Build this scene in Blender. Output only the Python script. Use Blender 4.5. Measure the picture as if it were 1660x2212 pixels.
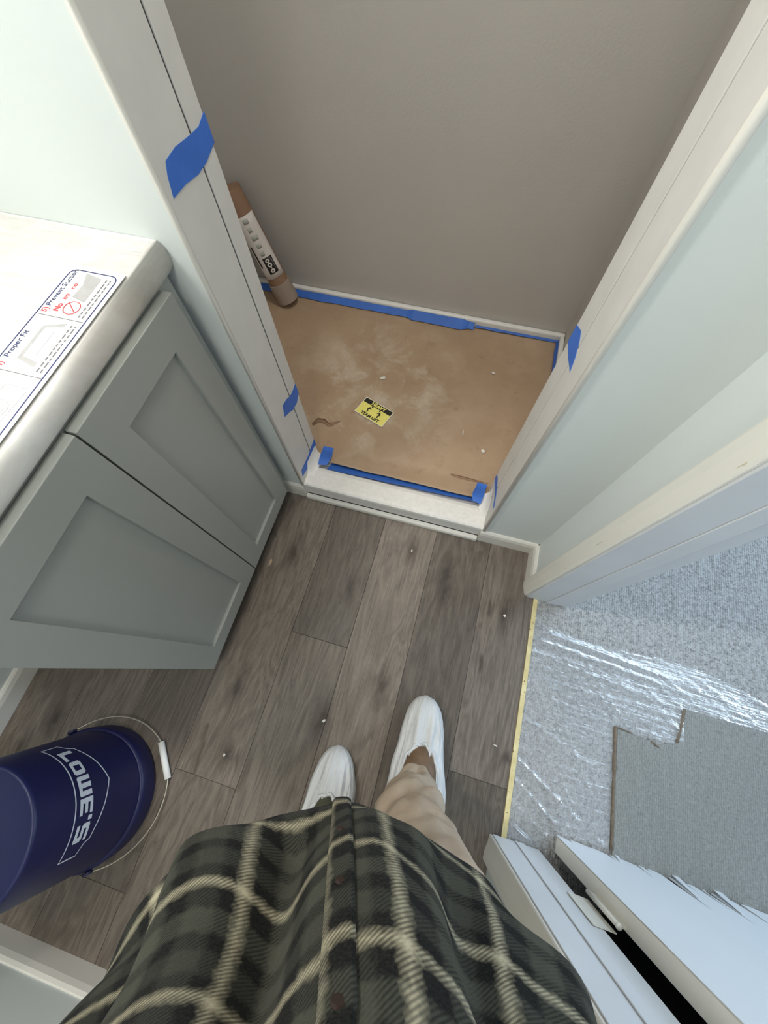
import bpy, bmesh, math, random
from mathutils import Vector, Matrix, noise as mnoise
random.seed(7)
for o in list(bpy.data.objects):
    bpy.data.objects.remove(o)
scene = bpy.context.scene
col = scene.collection
R = math.radians

# ------------------------------------------------------------------ camera
CAM_H = 1.28
AX = ((0.96235866, 0.24394489, -0.11981945),
      (0.27105498, -0.8937143, 0.35749679),
      (-0.01987484, -0.37651779, -0.92619617))
cam_data = bpy.data.cameras.new('camera')
cam = bpy.data.objects.new('camera', cam_data)
col.objects.link(cam)
M = Matrix.Identity(4)
for i in range(3):
    M[i][0] = AX[i][0]; M[i][1] = -AX[i][1]; M[i][2] = -AX[i][2]
M[2][3] = CAM_H
cam.matrix_world = M
cam_data.sensor_fit = 'HORIZONTAL'
cam_data.sensor_width = 36.0
cam_data.lens = 36.0 * 838.826 / 1660.0
cam_data.clip_start = 0.01
scene.camera = cam

# ------------------------------------------------------------------ world, exposure, lights
world = bpy.data.worlds.new('world')
scene.world = world
world.use_nodes = True
world.node_tree.nodes['Background'].inputs[0].default_value = (0.55, 0.7, 1.0, 1)
world.node_tree.nodes['Background'].inputs[1].default_value = 0.3
vs = scene.view_settings
vs.view_transform = 'Standard'
vs.look = 'None'
vs.gamma = 1.0
vs.exposure = 0.06
vs.use_curve_mapping = False


def area_light(name, loc, target, sx, sy, power, color, spread=180):
    d = bpy.data.lights.new(name, 'AREA')
    d.shape = 'RECTANGLE'; d.size = sx; d.size_y = sy
    d.energy = power; d.color = color; d.spread = R(spread)
    o = bpy.data.objects.new(name, d); col.objects.link(o)
    o.location = loc
    o.rotation_euler = (Vector(target) - Vector(loc)).to_track_quat('-Z', 'Y').to_euler()
    return o


# daylight coming in at the bedroom window
area_light('window_daylight', (3.72, 1.85, 1.45), (0.4, 0.1, 0.5), 1.3, 1.2, 66, (0.66, 0.82, 1.0))
area_light('window_added_daylight', (2.0, 2.72, 1.45), (1.2, 0.0, 0.3), 1.2, 1.2, 33, (0.64, 0.81, 1.0))  # unseen second window, added to give the floor film its highlights
# vanity light over the mirror, ceiling light in the shower, ceiling light of the bathroom
area_light('vanity_light_glow', (-0.95, 0.14, 2.02), (0.3, 0.10, 0.75), 0.12, 0.5, 16.5, (1.0, 0.975, 0.92))
area_light('shower_light_glow', (-0.20, 1.02, 2.26), (-0.20, 1.02, 0.0), 0.14, 0.14, 7.5, (1.0, 0.95, 0.88))
area_light('ceiling_light_glow', (-0.05, -0.58, 2.26), (-0.05, -0.58, 0.0), 0.25, 0.25, 7.5, (1.0, 0.96, 0.90))

# ------------------------------------------------------------------ mesh helpers
ORG = {}


class MB:
    def __init__(s):
        s.v = []; s.f = []; s.uv = {}

    def add(s, vs_, fs):
        b = len(s.v)
        s.v += [tuple(p) for p in vs_]
        s.f += [tuple(i + b for i in f) for f in fs]
        return s

    def box(s, a, b):
        x0, y0, z0 = a; x1, y1, z1 = b
        return s.add([(x0, y0, z0), (x1, y0, z0), (x1, y1, z0), (x0, y1, z0), (x0, y0, z1), (x1, y0, z1), (x1, y1, z1), (x0, y1, z1)],
                     [(3, 2, 1, 0), (4, 5, 6, 7), (0, 1, 5, 4), (1, 2, 6, 5), (2, 3, 7, 6), (3, 0, 4, 7)])

    def prism(s, poly, lift):
        """poly: list of 3D points, lift: vector to extrude by"""
        n = len(poly); L = Vector(lift)
        b = len(s.v)
        s.v += [tuple(p) for p in poly] + [tuple(Vector(p) + L) for p in poly]
        s.f.append(tuple(b + i for i in range(n)))
        s.f.append(tuple(b + n + n - 1 - i for i in range(n)))
        for i in range(n):
            j = (i + 1) % n
            s.f.append((b + j, b + i, b + n + i, b + n + j))
        return s

    def rings(s, rings, close=True, cap0=False, cap1=False):
        b = len(s.v); n = len(rings[0])
        for r in rings:
            s.v += [tuple(p) for p in r]
        for i in range(len(rings) - 1):
            for j in range(n if close else n - 1):
                k = (j + 1) % n
                s.f.append((b + i * n + j, b + i * n + k, b + (i + 1) * n + k, b + (i + 1) * n + j))
        if cap0:
            s.f.append(tuple(b + j for j in reversed(range(n))))
        if cap1:
            s.f.append(tuple(b + (len(rings) - 1) * n + j for j in range(n)))
        return s

    def lathe(s, c, prof, n=40, cap0=True, cap1=True):
        rr = [[(c[0] + r * math.cos(2 * math.pi * k / n), c[1] + r * math.sin(2 * math.pi * k / n), c[2] + z) for k in range(n)] for r, z in prof]
        return s.rings(rr, True, cap0, cap1)

    def tube(s, pts, r, n=8, cap=True):
        pts = [Vector(p) for p in pts]
        rr = []
        t0 = (pts[1] - pts[0]).normalized()
        u = t0.orthogonal().normalized()
        for i, p in enumerate(pts):
            t = (pts[min(i + 1, len(pts) - 1)] - pts[max(i - 1, 0)]).normalized()
            u = (u - t * u.dot(t)).normalized()
            w = t.cross(u)
            ri = r[i] if isinstance(r, (list, tuple)) else r
            rr.append([p + (u * math.cos(2 * math.pi * k / n) + w * math.sin(2 * math.pi * k / n)) * ri for k in range(n)])
        return s.rings(rr, True, cap, cap)

    def grid(s, fn, nu, nv):
        """fn(u,v)->point, u,v in 0..1, open sheet"""
        return s.rings([[fn(i / nu, j / nv) for i in range(nu + 1)] for j in range(nv + 1)], close=False)


def smoothing(me, smooth):
    for p in me.polygons:
        p.use_smooth = smooth


def build(name, mb, mat, parent=None, smooth=False, bevel=0.0, solid=0.0, subsurf=0, origin=None, fix=True):
    vs_ = [Vector(p) for p in mb.v]
    if origin is None:
        lo = Vector([min(p[i] for p in vs_) for i in range(3)]); hi = Vector([max(p[i] for p in vs_) for i in range(3)])
        origin = Vector(((lo.x + hi.x) / 2, (lo.y + hi.y) / 2, lo.z))
    origin = Vector(origin)
    me = bpy.data.meshes.new(name)
    me.from_pydata([tuple(p - origin) for p in vs_], [], mb.f)
    if fix:
        bm = bmesh.new(); bm.from_mesh(me)
        bmesh.ops.recalc_face_normals(bm, faces=bm.faces)
        bm.to_mesh(me); bm.free()
    smoothing(me, smooth)
    me.materials.append(mat)
    o = bpy.data.objects.new(name, me); col.objects.link(o)
    if parent is not None:
        o.parent = parent
        o.location = origin - ORG[parent.name]
    else:
        o.location = origin
    ORG[o.name] = origin
    if bevel:
        m = o.modifiers.new('bevel', 'BEVEL'); m.width = bevel; m.segments = 2; m.limit_method = 'ANGLE'; m.angle_limit = R(40)
    if solid:
        m = o.modifiers.new('solid', 'SOLIDIFY'); m.thickness = solid; m.offset = 0
    if subsurf:
        m = o.modifiers.new('sub', 'SUBSURF'); m.levels = subsurf; m.render_levels = subsurf
    return o


def empty(name, loc):
    o = bpy.data.objects.new(name, None); col.objects.link(o)
    o.location = loc; o.empty_display_size = 0.05
    ORG[o.name] = Vector(loc)
    return o


def tag(o, label, cat, group=None):
    o['label'] = label; o['category'] = cat
    if group: o['group'] = group
    return o


def struct(o, label=None):
    o['kind'] = 'structure'
    if label: o['label'] = label
    return o


def bx(name, a, b, mat, parent=None, bevel=0.0):
    return build(name, MB().box(a, b), mat, parent, bevel=bevel)


def text_mesh(body, size, thick=0.0, shear=0.0):
    """-> (verts2D, faces), centred on origin; width returned"""
    cu = bpy.data.curves.new('lettering', 'FONT')
    cu.body = body; cu.size = size; cu.align_x = 'CENTER'; cu.align_y = 'CENTER'; cu.offset = thick; cu.resolution_u = 3; cu.shear = shear
    o = bpy.data.objects.new('lettering', cu); col.objects.link(o)
    dg = bpy.context.evaluated_depsgraph_get(); dg.update()
    me = bpy.data.meshes.new_from_object(o.evaluated_get(dg))
    bm = bmesh.new(); bm.from_mesh(me)
    bmesh.ops.remove_doubles(bm, verts=bm.verts, dist=size * 1e-4)
    bmesh.ops.triangulate(bm, faces=bm.faces)
    v = [(p.co.x, p.co.y) for p in bm.verts]
    bm.verts.index_update()
    f = [tuple(q.index for q in fc.verts) for fc in bm.faces]
    bm.free()
    bpy.data.objects.remove(o); bpy.data.curves.remove(cu); bpy.data.meshes.remove(me)
    return v, f


def place2d(v, origin, ux, uy):
    o = Vector(origin); ux = Vector(ux); uy = Vector(uy)
    return [o + ux * p[0] + uy * p[1] for p in v]


# ------------------------------------------------------------------ materials
def srgb(r, g, b):
    f = lambda c: (c / 255 / 12.92) if c / 255 <= 0.04045 else ((c / 255 + 0.055) / 1.055) ** 2.4
    return (f(r), f(g), f(b), 1)


class NT:
    def __init__(s, name):
        s.m = bpy.data.materials.new(name); s.m.use_nodes = True
        s.t = s.m.node_tree; s.n = s.t.nodes; s.l = s.t.links
        s.b = s.n['Principled BSDF']; s.out = s.n['Material Output']

    def new(s, kind, **kw):
        n = s.n.new(kind)
        for k, v in kw.items():
            if k.startswith('i_'):
                key = k[2:]
                n.inputs[int(key) if key.isdigit() else key.replace('_', ' ')].default_value = v
            else:
                setattr(n, k, v)
        return n

    def link(s, a, b): s.l.new(a, b)

    def math(s, op, a, b=None, clamp=False):
        n = s.new('ShaderNodeMath', operation=op); n.use_clamp = clamp
        for i, x in enumerate((a, b)):
            if x is None: continue
            if isinstance(x, (int, float)): n.inputs[i].default_value = x
            else: s.link(x, n.inputs[i])
        return n.outputs[0]

    def ramp(s, fac, stops, interp='LINEAR'):
        n = s.new('ShaderNodeValToRGB'); cr = n.color_ramp; cr.interpolation = interp
        while len(cr.elements) < len(stops): cr.elements.new(0.5)
        for e, (p, c) in zip(cr.elements, stops):
            e.position = p; e.color = c if len(c) == 4 else tuple(c) + (1,)
        s.link(fac, n.inputs[0]); return n.outputs[0]

    def mix(s, fac, a, b, mode='MIX'):
        n = s.new('ShaderNodeMix', data_type='RGBA', blend_type=mode)
        for key, x in ((0, fac), (6, a), (7, b)):
            if isinstance(x, (int, float)): n.inputs[key].default_value = x
            elif isinstance(x, tuple): n.inputs[key].default_value = x
            else: s.link(x, n.inputs[key])
        return n.outputs[2]

    def obj(s, scale=(1, 1, 1), which='Object'):
        tc = s.new('ShaderNodeTexCoord'); mp = s.new('ShaderNodeMapping')
        mp.inputs['Scale'].default_value = scale
        s.link(tc.outputs[which], mp.inputs[0]); return mp.outputs[0]

    def noise(s, vec, scale, detail=3, rough=0.5, dist=0.0):
        n = s.new('ShaderNodeTexNoise'); n.inputs['Scale'].default_value = scale; n.inputs['Detail'].default_value = detail
        n.inputs['Roughness'].default_value = rough; n.inputs['Distortion'].default_value = dist
        if vec is not None: s.link(vec, n.inputs['Vector'])
        return n.outputs[0]

    def bump(s, h, strength=0.3, dist=0.01):
        n = s.new('ShaderNodeBump'); n.inputs['Strength'].default_value = strength; n.inputs['Distance'].default_value = dist
        s.link(h, n.inputs['Height']); s.link(n.outputs[0], s.b.inputs['Normal'])


def plain(name, c, rough=0.5, var=0.04, nscale=12.0, bump=0.0, bscale=200.0, spec=0.5, sheen=0.0, metal=0.0, bdist=0.002):
    t = NT(name)
    v = t.obj()
    lo = tuple(x * (1 - var) for x in c[:3]) + (1,); hi = tuple(min(1, x * (1 + var)) for x in c[:3]) + (1,)
    t.link(t.ramp(t.noise(v, nscale, 4), [(0.3, lo), (0.7, hi)]), t.b.inputs['Base Color'])
    t.b.inputs['Roughness'].default_value = rough
    t.b.inputs['Specular IOR Level'].default_value = spec
    t.b.inputs['Metallic'].default_value = metal
    if sheen: t.b.inputs['Sheen Weight'].default_value = sheen
    if bump: t.bump(t.noise(v, bscale, 3, 0.6), bump, bdist)
    return t.m


M_wall = plain('painted_wall', srgb(220, 226, 224), 0.6, 0.015, 3, 0.06, 160)
M_shower = plain('shower_wall_paint', srgb(198, 194, 189), 0.55, 0.03, 2.5, 0.25, 120)
M_trim = plain('white_trim', srgb(228, 225, 217), 0.4, 0.02, 8)
M_cream = plain('cream_trim', srgb(232, 230, 220), 0.4, 0.02, 6)
M_jamb = plain('primed_jamb', srgb(216, 215, 211), 0.5, 0.04, 14, 0.05, 90)
M_jambblue = plain('door_jamb_paint', srgb(216, 219, 222), 0.42, 0.05, 5)
M_ceiling = plain('ceiling_paint', srgb(235, 235, 232), 0.7, 0.01)
M_cab = plain('cabinet_paint', srgb(157, 160, 155), 0.4, 0.02, 5)
M_cabdark = plain('cabinet_toe_kick', srgb(96, 97, 94), 0.6, 0.04)
M_pan = plain('acrylic_pan', srgb(240, 239, 236), 0.35, 0.02, 30)
M_thr = plain('speckled_threshold', srgb(233, 231, 227), 0.6, 0.05, 90, 0.12, 260)
M_caulk = plain('dark_joint', srgb(58, 58, 58), 0.7, 0.1)
M_tape = plain('painters_tape', srgb(58, 112, 206), 0.55, 0.08, 20, 0.25, 220)
M_bag = plain('paper_roll_brown', srgb(150, 118, 94), 0.7, 0.08, 14)
M_core = plain('roll_core_grey', srgb(166, 150, 137), 0.6, 0.06, 20)
M_label = plain('label_paper', srgb(226, 220, 214), 0.5, 0.03, 40)
M_ink = plain('black_ink', srgb(30, 26, 24), 0.5, 0.05)
M_redink = plain('red_ink', srgb(196, 70, 78), 0.5, 0.05)
M_blueink = plain('navy_ink', srgb(40, 44, 96), 0.5, 0.05)
M_greyink = plain('grey_ink', srgb(112, 110, 112), 0.5, 0.08, 60)
M_lightink = plain('light_grey_ink', srgb(172, 170, 170), 0.5, 0.08, 60)
M_faint = plain('faint_green_ink', srgb(182, 184, 176), 0.5, 0.08, 60)
M_white = plain('white_paper', srgb(244, 245, 242), 0.45, 0.01)
M_yellow = plain('yellow_sticker', srgb(250, 240, 128), 0.4, 0.03, 30)
M_bucket = plain('blue_bucket_plastic', srgb(17, 21, 70), 0.45, 0.08, 10, 0.05, 60)
M_logo = plain('bucket_print', srgb(205, 212, 222), 0.5, 0.05, 60)
M_wire = plain('wire_steel', srgb(190, 184, 168), 0.3, 0.05, 20, metal=0.6)
M_grip = plain('white_grip_plastic', srgb(240, 240, 238), 0.45, 0.02)
M_door = plain('door_white_face', srgb(222, 226, 230), 0.45, 0.02, 4)
M_mdf = plain('door_raw_core', srgb(78, 62, 52), 0.85, 0.15, 40)
M_gapshade = plain('gap_shade_paint', srgb(40, 37, 34), 0.9, 0.1)
M_tan = None
M_boot = plain('brown_boot_leather', srgb(112, 88, 66), 0.6, 0.25, 40, 0.3, 120)
M_boot2 = plain('olive_boot_leather', srgb(74, 74, 58), 0.6, 0.25, 40, 0.3, 120)
M_skin = plain('skin', srgb(214, 170, 146), 0.5, 0.04)
M_button = plain('brown_button', srgb(48, 33, 29), 0.5, 0.2, 60)
M_chip = plain('plaster_chip', srgb(232, 228, 220), 0.7, 0.06, 80)
M_wood = plain('wood_chip', srgb(172, 150, 124), 0.7, 0.1, 60)
M_wall_stain = None


def mat_casing():
    t = NT('cream_casing_with_filler')
    v = t.obj()
    t.link(t.ramp(t.noise(v, 5, 3), [(0.3, srgb(233, 231, 222)), (0.7, srgb(239, 237, 229))]), t.b.inputs['Base Color'])
    t.b.inputs['Roughness'].default_value = 0.4
    return t.m


def mat_planks():
    t = NT('grey_oak_plank')
    oi = t.new('ShaderNodeObjectInfo'); rnd = oi.outputs['Random']
    tc = t.new('ShaderNodeTexCoord')
    off = t.new('ShaderNodeCombineXYZ')
    t.link(t.math('MULTIPLY', rnd, 37.0), off.inputs[0]); t.link(t.math('MULTIPLY', rnd, 91.0), off.inputs[1])
    ad = t.new('ShaderNodeVectorMath', operation='ADD'); t.link(tc.outputs['Object'], ad.inputs[0]); t.link(off.outputs[0], ad.inputs[1])

    def mp(sc):
        m = t.new('ShaderNodeMapping'); m.inputs['Scale'].default_value = sc; t.link(ad.outputs[0], m.inputs[0]); return m.outputs[0]
    big = t.noise(mp((7, 1.3, 1)), 1.0, 4, 0.55, 0.5)
    rings = t.math('PINGPONG', t.math('MULTIPLY', big, 14.0), 0.5)
    streak = t.noise(mp((190, 8, 1)), 1.0, 6, 0.72)
    fine = t.noise(mp((460, 26, 1)), 1.0, 3, 0.65)
    g = t.math('ADD', t.math('ADD', t.math('MULTIPLY', rings, 0.36), 0.05), t.math('MULTIPLY', streak, 0.75))
    base = t.ramp(g, [(0.25, srgb(76, 68, 62)), (0.5, srgb(107, 98, 90)), (0.82, srgb(136, 126, 116))])
    # cerused pores: short light flecks along the grain
    fl = t.ramp(fine, [(0.60, (0, 0, 0, 1)), (0.70, (1, 1, 1, 1))])
    base = t.mix(t.math('MULTIPLY', fl, 0.28), base, srgb(176, 168, 156))
    pores = t.ramp(t.noise(mp((300, 10, 1)), 1.0, 3, 0.6), [(0.33, (1, 1, 1, 1)), (0.42, (0, 0, 0, 1))])
    base = t.mix(t.math('MULTIPLY', pores, 0.35), base, srgb(70, 61, 56))
    # knots
    vo = t.new('ShaderNodeTexVoronoi'); vo.inputs['Scale'].default_value = 1.0; vo.inputs['Randomness'].default_value = 1.0
    kn = t.new('ShaderNodeVectorMath', operation='ADD')
    nz = t.new('ShaderNodeTexNoise'); nz.inputs['Scale'].default_value = 3.0; t.link(mp((6, 2.5, 1)), nz.inputs['Vector'])
    t.link(mp((6.5, 2.3, 1)), kn.inputs[0]); t.link(nz.outputs[1], kn.inputs[1]); t.link(kn.outputs[0], vo.inputs['Vector'])
    km = t.ramp(vo.outputs['Distance'], [(0.04, (1, 1, 1, 1)), (0.15, (0, 0, 0, 1))])
    base = t.mix(t.math('MULTIPLY', km, 0.8), base, srgb(66, 55, 49))
    # the larger knots, at their places on the floor
    geo = t.new('ShaderNodeNewGeometry')
    wob = t.new('ShaderNodeVectorMath', operation='MULTIPLY_ADD')
    nw = t.new('ShaderNodeTexNoise'); nw.inputs['Scale'].default_value = 30.0; nw.inputs['Detail'].default_value = 4.0
    t.link(geo.outputs['Position'], nw.inputs['Vector'])
    t.link(nw.outputs[1], wob.inputs[0]); wob.inputs[1].default_value = (0.03, 0.05, 0); t.link(geo.outputs['Position'], wob.inputs[2])
    for kx, ky, kr in ((-0.425, 0.270, 1.0), (-0.035, 0.385, 0.9), (-0.20, 0.20, 0.8), (0.095, 0.335, 1.0), (0.10, 0.27, 0.8), (0.302, 0.255, 0.9), (-0.44, -0.175, 0.9), (-0.165, -0.19, 1.2), (-0.40, -0.345, 0.7), (-0.93, -0.40, 0.8), (-0.02, -0.05, 0.9)):
        sb = t.new('ShaderNodeVectorMath', operation='SUBTRACT'); t.link(wob.outputs[0], sb.inputs[0]); sb.inputs[1].default_value = (kx + 0.015, ky + 0.025, 0)
        ml = t.new('ShaderNodeVectorMath', operation='MULTIPLY'); t.link(sb.outputs[0], ml.inputs[0]); ml.inputs[1].default_value = (1 / (0.040 * kr), 1 / (0.105 * kr), 0)
        ln = t.new('ShaderNodeVectorMath', operation='LENGTH'); t.link(ml.outputs[0], ln.inputs[0])
        kf = t.ramp(ln.outputs['Value'], [(0.12, (0.85, 0.85, 0.85, 1)), (0.35, (0.45, 0.45, 0.45, 1)), (0.9, (0, 0, 0, 1))])
        base = t.mix(kf, base, srgb(58, 48, 42))
    # plank to plank tint
    tint = oi.outputs['Color']
    t.link(t.mix(1.0, base, tint, 'MULTIPLY'), t.b.inputs['Base Color'])
    t.b.inputs['Roughness'].default_value = 0.42
    t.b.inputs['Specular IOR Level'].default_value = 0.4
    t.bump(t.math('ADD', streak, fine), 0.25, 0.001)
    return t.m


def mat_kraft():
    t = NT('brown_masking_paper')
    v = t.obj()
    base = t.ramp(t.noise(v, 4, 5, 0.6), [(0.3, srgb(168, 141, 114)), (0.7, srgb(186, 161, 134))])
    base = t.mix(t.math('MULTIPLY', t.ramp(t.noise(v, 14, 5, 0.7), [(0.28, (1, 1, 1, 1)), (0.42, (0, 0, 0, 1))]), 0.35), base, srgb(132, 100, 76))
    # trodden plaster dust: heaviest around the middle of the sheet
    gr = t.new('ShaderNodeTexGradient', gradient_type='SPHERICAL')
    mp = t.new('ShaderNodeMapping'); tc = t.new('ShaderNodeTexCoord')
    mp.inputs['Location'].default_value = (-0.03, 0.02, 0); mp.inputs['Scale'].default_value = (2.6, 2.4, 1)
    t.link(tc.outputs['Object'], mp.inputs[0]); t.link(mp.outputs[0], gr.inputs[0])
    ringn = t.noise(v, 7, 6, 0.65, 0.6)
    dust = t.math('MULTIPLY', t.ramp(ringn, [(0.46, (0, 0, 0, 1)), (0.60, (1, 1, 1, 1))]), t.ramp(gr.outputs[0], [(0.0, (0, 0, 0, 1)), (0.5, (1, 1, 1, 1))]))
    dust = t.math('MULTIPLY', dust, t.ramp(t.noise(v, 40, 4, 0.7), [(0.3, (0.3, 0.3, 0.3, 1)), (0.65, (1, 1, 1, 1))]))
    base = t.mix(t.math('MULTIPLY', dust, 0.65), base, srgb(214, 203, 186))
    t.link(base, t.b.inputs['Base Color'])
    t.b.inputs['Roughness'].default_value = 0.62
    t.bump(t.noise(v, 22, 5, 0.6), 0.25, 0.004)
    return t.m


def mat_carpet():
    t = NT('speckled_grey_carpet')
    v = t.obj()
    n1 = t.noise(v, 220, 3, 0.7); n2 = t.noise(v, 90, 3, 0.6)
    base = t.ramp(n1, [(0.34, srgb(80, 80, 80)), (0.45, srgb(166, 166, 165)), (0.66, srgb(204, 204, 203))])
    base = t.mix(0.5, base, t.ramp(n2, [(0.35, srgb(128, 127, 126)), (0.6, srgb(195, 195, 194))]))
    t.link(base, t.b.inputs['Base Color'])
    t.b.inputs['Roughness'].default_value = 0.95; t.b.inputs['Specular IOR Level'].default_value = 0.1
    wv = t.new('ShaderNodeTexWave', wave_type='BANDS', bands_direction='X'); wv.inputs['Scale'].default_value = 45; wv.inputs['Distortion'].default_value = 2.0
    t.link(v, wv.inputs['Vector'])
    t.bump(t.math('ADD', t.math('MULTIPLY', wv.outputs[1], 0.4), n1), 0.8, 0.004)
    return t.m


def mat_film(name, haze, rough, glossf):
    t = NT(name)
    tr = t.new('ShaderNodeBsdfTransparent'); tr.inputs[0].default_value = (0.97, 0.97, 0.97, 1)
    gl = t.new('ShaderNodeBsdfGlossy'); gl.inputs['Roughness'].default_value = rough
    df = t.new('ShaderNodeBsdfDiffuse'); df.inputs[0].default_value = (0.93, 0.94, 0.96, 1)
    v = t.obj()
    bp = t.new('ShaderNodeBump'); bp.inputs['Strength'].default_value = 1.0; bp.inputs['Distance'].default_value = 0.004
    wr = t.noise(t.obj((7, 70, 1)), 1.0, 4, 0.6, 1.2)
    t.link(t.math('ADD', wr, t.math('MULTIPLY', t.noise(v, 60, 3), 0.5)), bp.inputs['Height'])
    t.link(bp.outputs[0], gl.inputs['Normal'])
    m1 = t.new('ShaderNodeMixShader'); m1.inputs[0].default_value = haze
    t.link(tr.outputs[0], m1.inputs[1]); t.link(df.outputs[0], m1.inputs[2])
    m2 = t.new('ShaderNodeMixShader')
    lw = t.new('ShaderNodeLayerWeight'); lw.inputs[0].default_value = 0.35
    t.link(bp.outputs[0], lw.inputs['Normal'])
    t.link(t.math('ADD', t.math('MULTIPLY', lw.outputs[0], 0.5), glossf, True), m2.inputs[0])
    t.link(m1.outputs[0], m2.inputs[1]); t.link(gl.outputs[0], m2.inputs[2])
    t.link(m2.outputs[0], t.out.inputs[0])
    return t.m


def mat_counter():
    t = NT('cultured_marble')
    v = t.obj()
    t.link(t.ramp(t.noise(v, 9, 6, 0.65, 1.0), [(0.35, srgb(222, 217, 211)), (0.6, srgb(236, 234, 230))]), t.b.inputs['Base Color'])
    t.b.inputs['Roughness'].default_value = 0.3
    t.bump(t.noise(v, 30, 3), 0.05, 0.003)
    return t.m


def mat_plaid():
    t = NT('plaid_flannel')
    uv = t.new('ShaderNodeUVMap'); sp = t.new('ShaderNodeSeparateXYZ'); t.link(uv.outputs[0], sp.inputs[0])
    P = 0.108
    bl = srgb(16, 17, 17); gy = srgb(72, 73, 64); cr = srgb(186, 178, 152); dg = srgb(60, 61, 54)
    stops = [(0.0, cr), (0.01, cr), (0.085, bl), (0.23, bl), (0.28, gy), (0.45, gy), (0.50, bl), (0.60, bl), (0.65, dg), (0.80, dg), (0.85, bl), (0.93, bl), (0.995, cr)]

    nz = t.math('MULTIPLY', t.math('SUBTRACT', t.noise(uv.outputs[0], 120, 2), 0.5), 0.010)

    def stripe(x, offs, P=P):
        f = t.math('FRACT', t.math('ADD', t.math('DIVIDE', t.math('ADD', x, nz), P), offs))
        return t.ramp(f, stops)
    u, v_ = sp.outputs[0], sp.outputs[1]
    a = stripe(u, 0.045 / 0.122 * -1 + 10, 0.122); b = stripe(v_, -0.846 / P + 0.0 + 20)
    tw = t.math('SINE', t.math('MULTIPLY', t.math('ADD', u, v_), 2 * math.pi / 0.0042))
    fac = t.math('ADD', 0.5, t.math('MULTIPLY', tw, 0.26))
    c = t.mix(fac, a, b)
    fz = t.noise(uv.outputs[0], 420, 3, 0.7)
    c = t.mix(t.math('MULTIPLY', t.ramp(fz, [(0.4, (0, 0, 0, 1)), (0.75, (1, 1, 1, 1))]), 0.10), c, srgb(120, 119, 110))
    t.link(c, t.b.inputs['Base Color'])
    t.b.inputs['Roughness'].default_value = 0.95; t.b.inputs['Specular IOR Level'].default_value = 0.1
    t.b.inputs['Sheen Weight'].default_value = 0.03; t.b.inputs['Sheen Roughness'].default_value = 0.5
    t.bump(fz, 0.35, 0.002)
    return t.m


def mat_pants():
    t = NT('tan_trousers')
    v = t.obj()
    base = t.ramp(t.noise(v, 9, 5, 0.6), [(0.3, srgb(170, 152, 133)), (0.7, srgb(190, 173, 154))])
    base = t.mix(t.math('MULTIPLY', t.ramp(t.noise(v, 26, 3), [(0.68, (0, 0, 0, 1)), (0.74, (1, 1, 1, 1))]), 0.5), base, srgb(128, 92, 70))
    t.link(base, t.b.inputs['Base Color'])
    t.b.inputs['Roughness'].default_value = 0.9; t.b.inputs['Specular IOR Level'].default_value = 0.15
    t.bump(t.noise(v, 300, 2), 0.2, 0.001)
    return t.m


def mat_cover():
    t = NT('white_shoe_cover_fabric')
    v = t.obj((40, 6, 6))
    t.link(t.ramp(t.noise(v, 1, 4), [(0.3, srgb(205, 206, 206)), (0.7, srgb(222, 224, 225))]), t.b.inputs['Base Color'])
    t.b.inputs['Roughness'].default_value = 0.55
    t.b.inputs['Subsurface Weight'].default_value = 0.0
    t.bump(t.noise(v, 1.4, 4, 0.6, 0.6), 0.9, 0.008)
    return t.m


def mat_strip():
    t = NT('raw_edge_strip')
    v = t.obj()
    base = t.ramp(t.noise(v, 30, 4), [(0.3, srgb(214, 196, 140)), (0.7, srgb(236, 222, 172))])
    base = t.mix(t.ramp(t.noise(v, 110, 2), [(0.66, (0, 0, 0, 1)), (0.7, (1, 1, 1, 1))]), base, srgb(120, 92, 56))
    t.link(base, t.b.inputs['Base Color']); t.b.inputs['Roughness'].default_value = 0.7
    return t.m


M_plank = mat_planks(); M_kraft = mat_kraft(); M_carpet = mat_carpet()
M_film = mat_film('clear_floor_film', 0.13, 0.20, 0.04)
M_cfilm = mat_film('clear_counter_film', 0.10, 0.18, 0.03)
M_counter = mat_counter(); M_plaid = mat_plaid(); M_tan = mat_pants(); M_cover = mat_cover(); M_strip = mat_strip()
M_casing = mat_casing()
M_stain = plain('filler_smudge', srgb(216, 205, 176), 0.6, 0.12, 120)

# ------------------------------------------------------------------ layout numbers (metres)
WF = 0.49            # face of the wall in front of the shower
XL, XR = -0.45, 0.173    # shower opening
SB = 1.41            # shower back wall
SL, SR = -1.03, 0.345     # shower side walls
WL = -1.072          # left wall
WN = -0.852          # near wall
WR = 0.36            # right wall (to the bedroom)
CH = 2.28            # ceiling height
JF, JN = 0.329, -0.315   # door opening, far and near jamb faces

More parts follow.
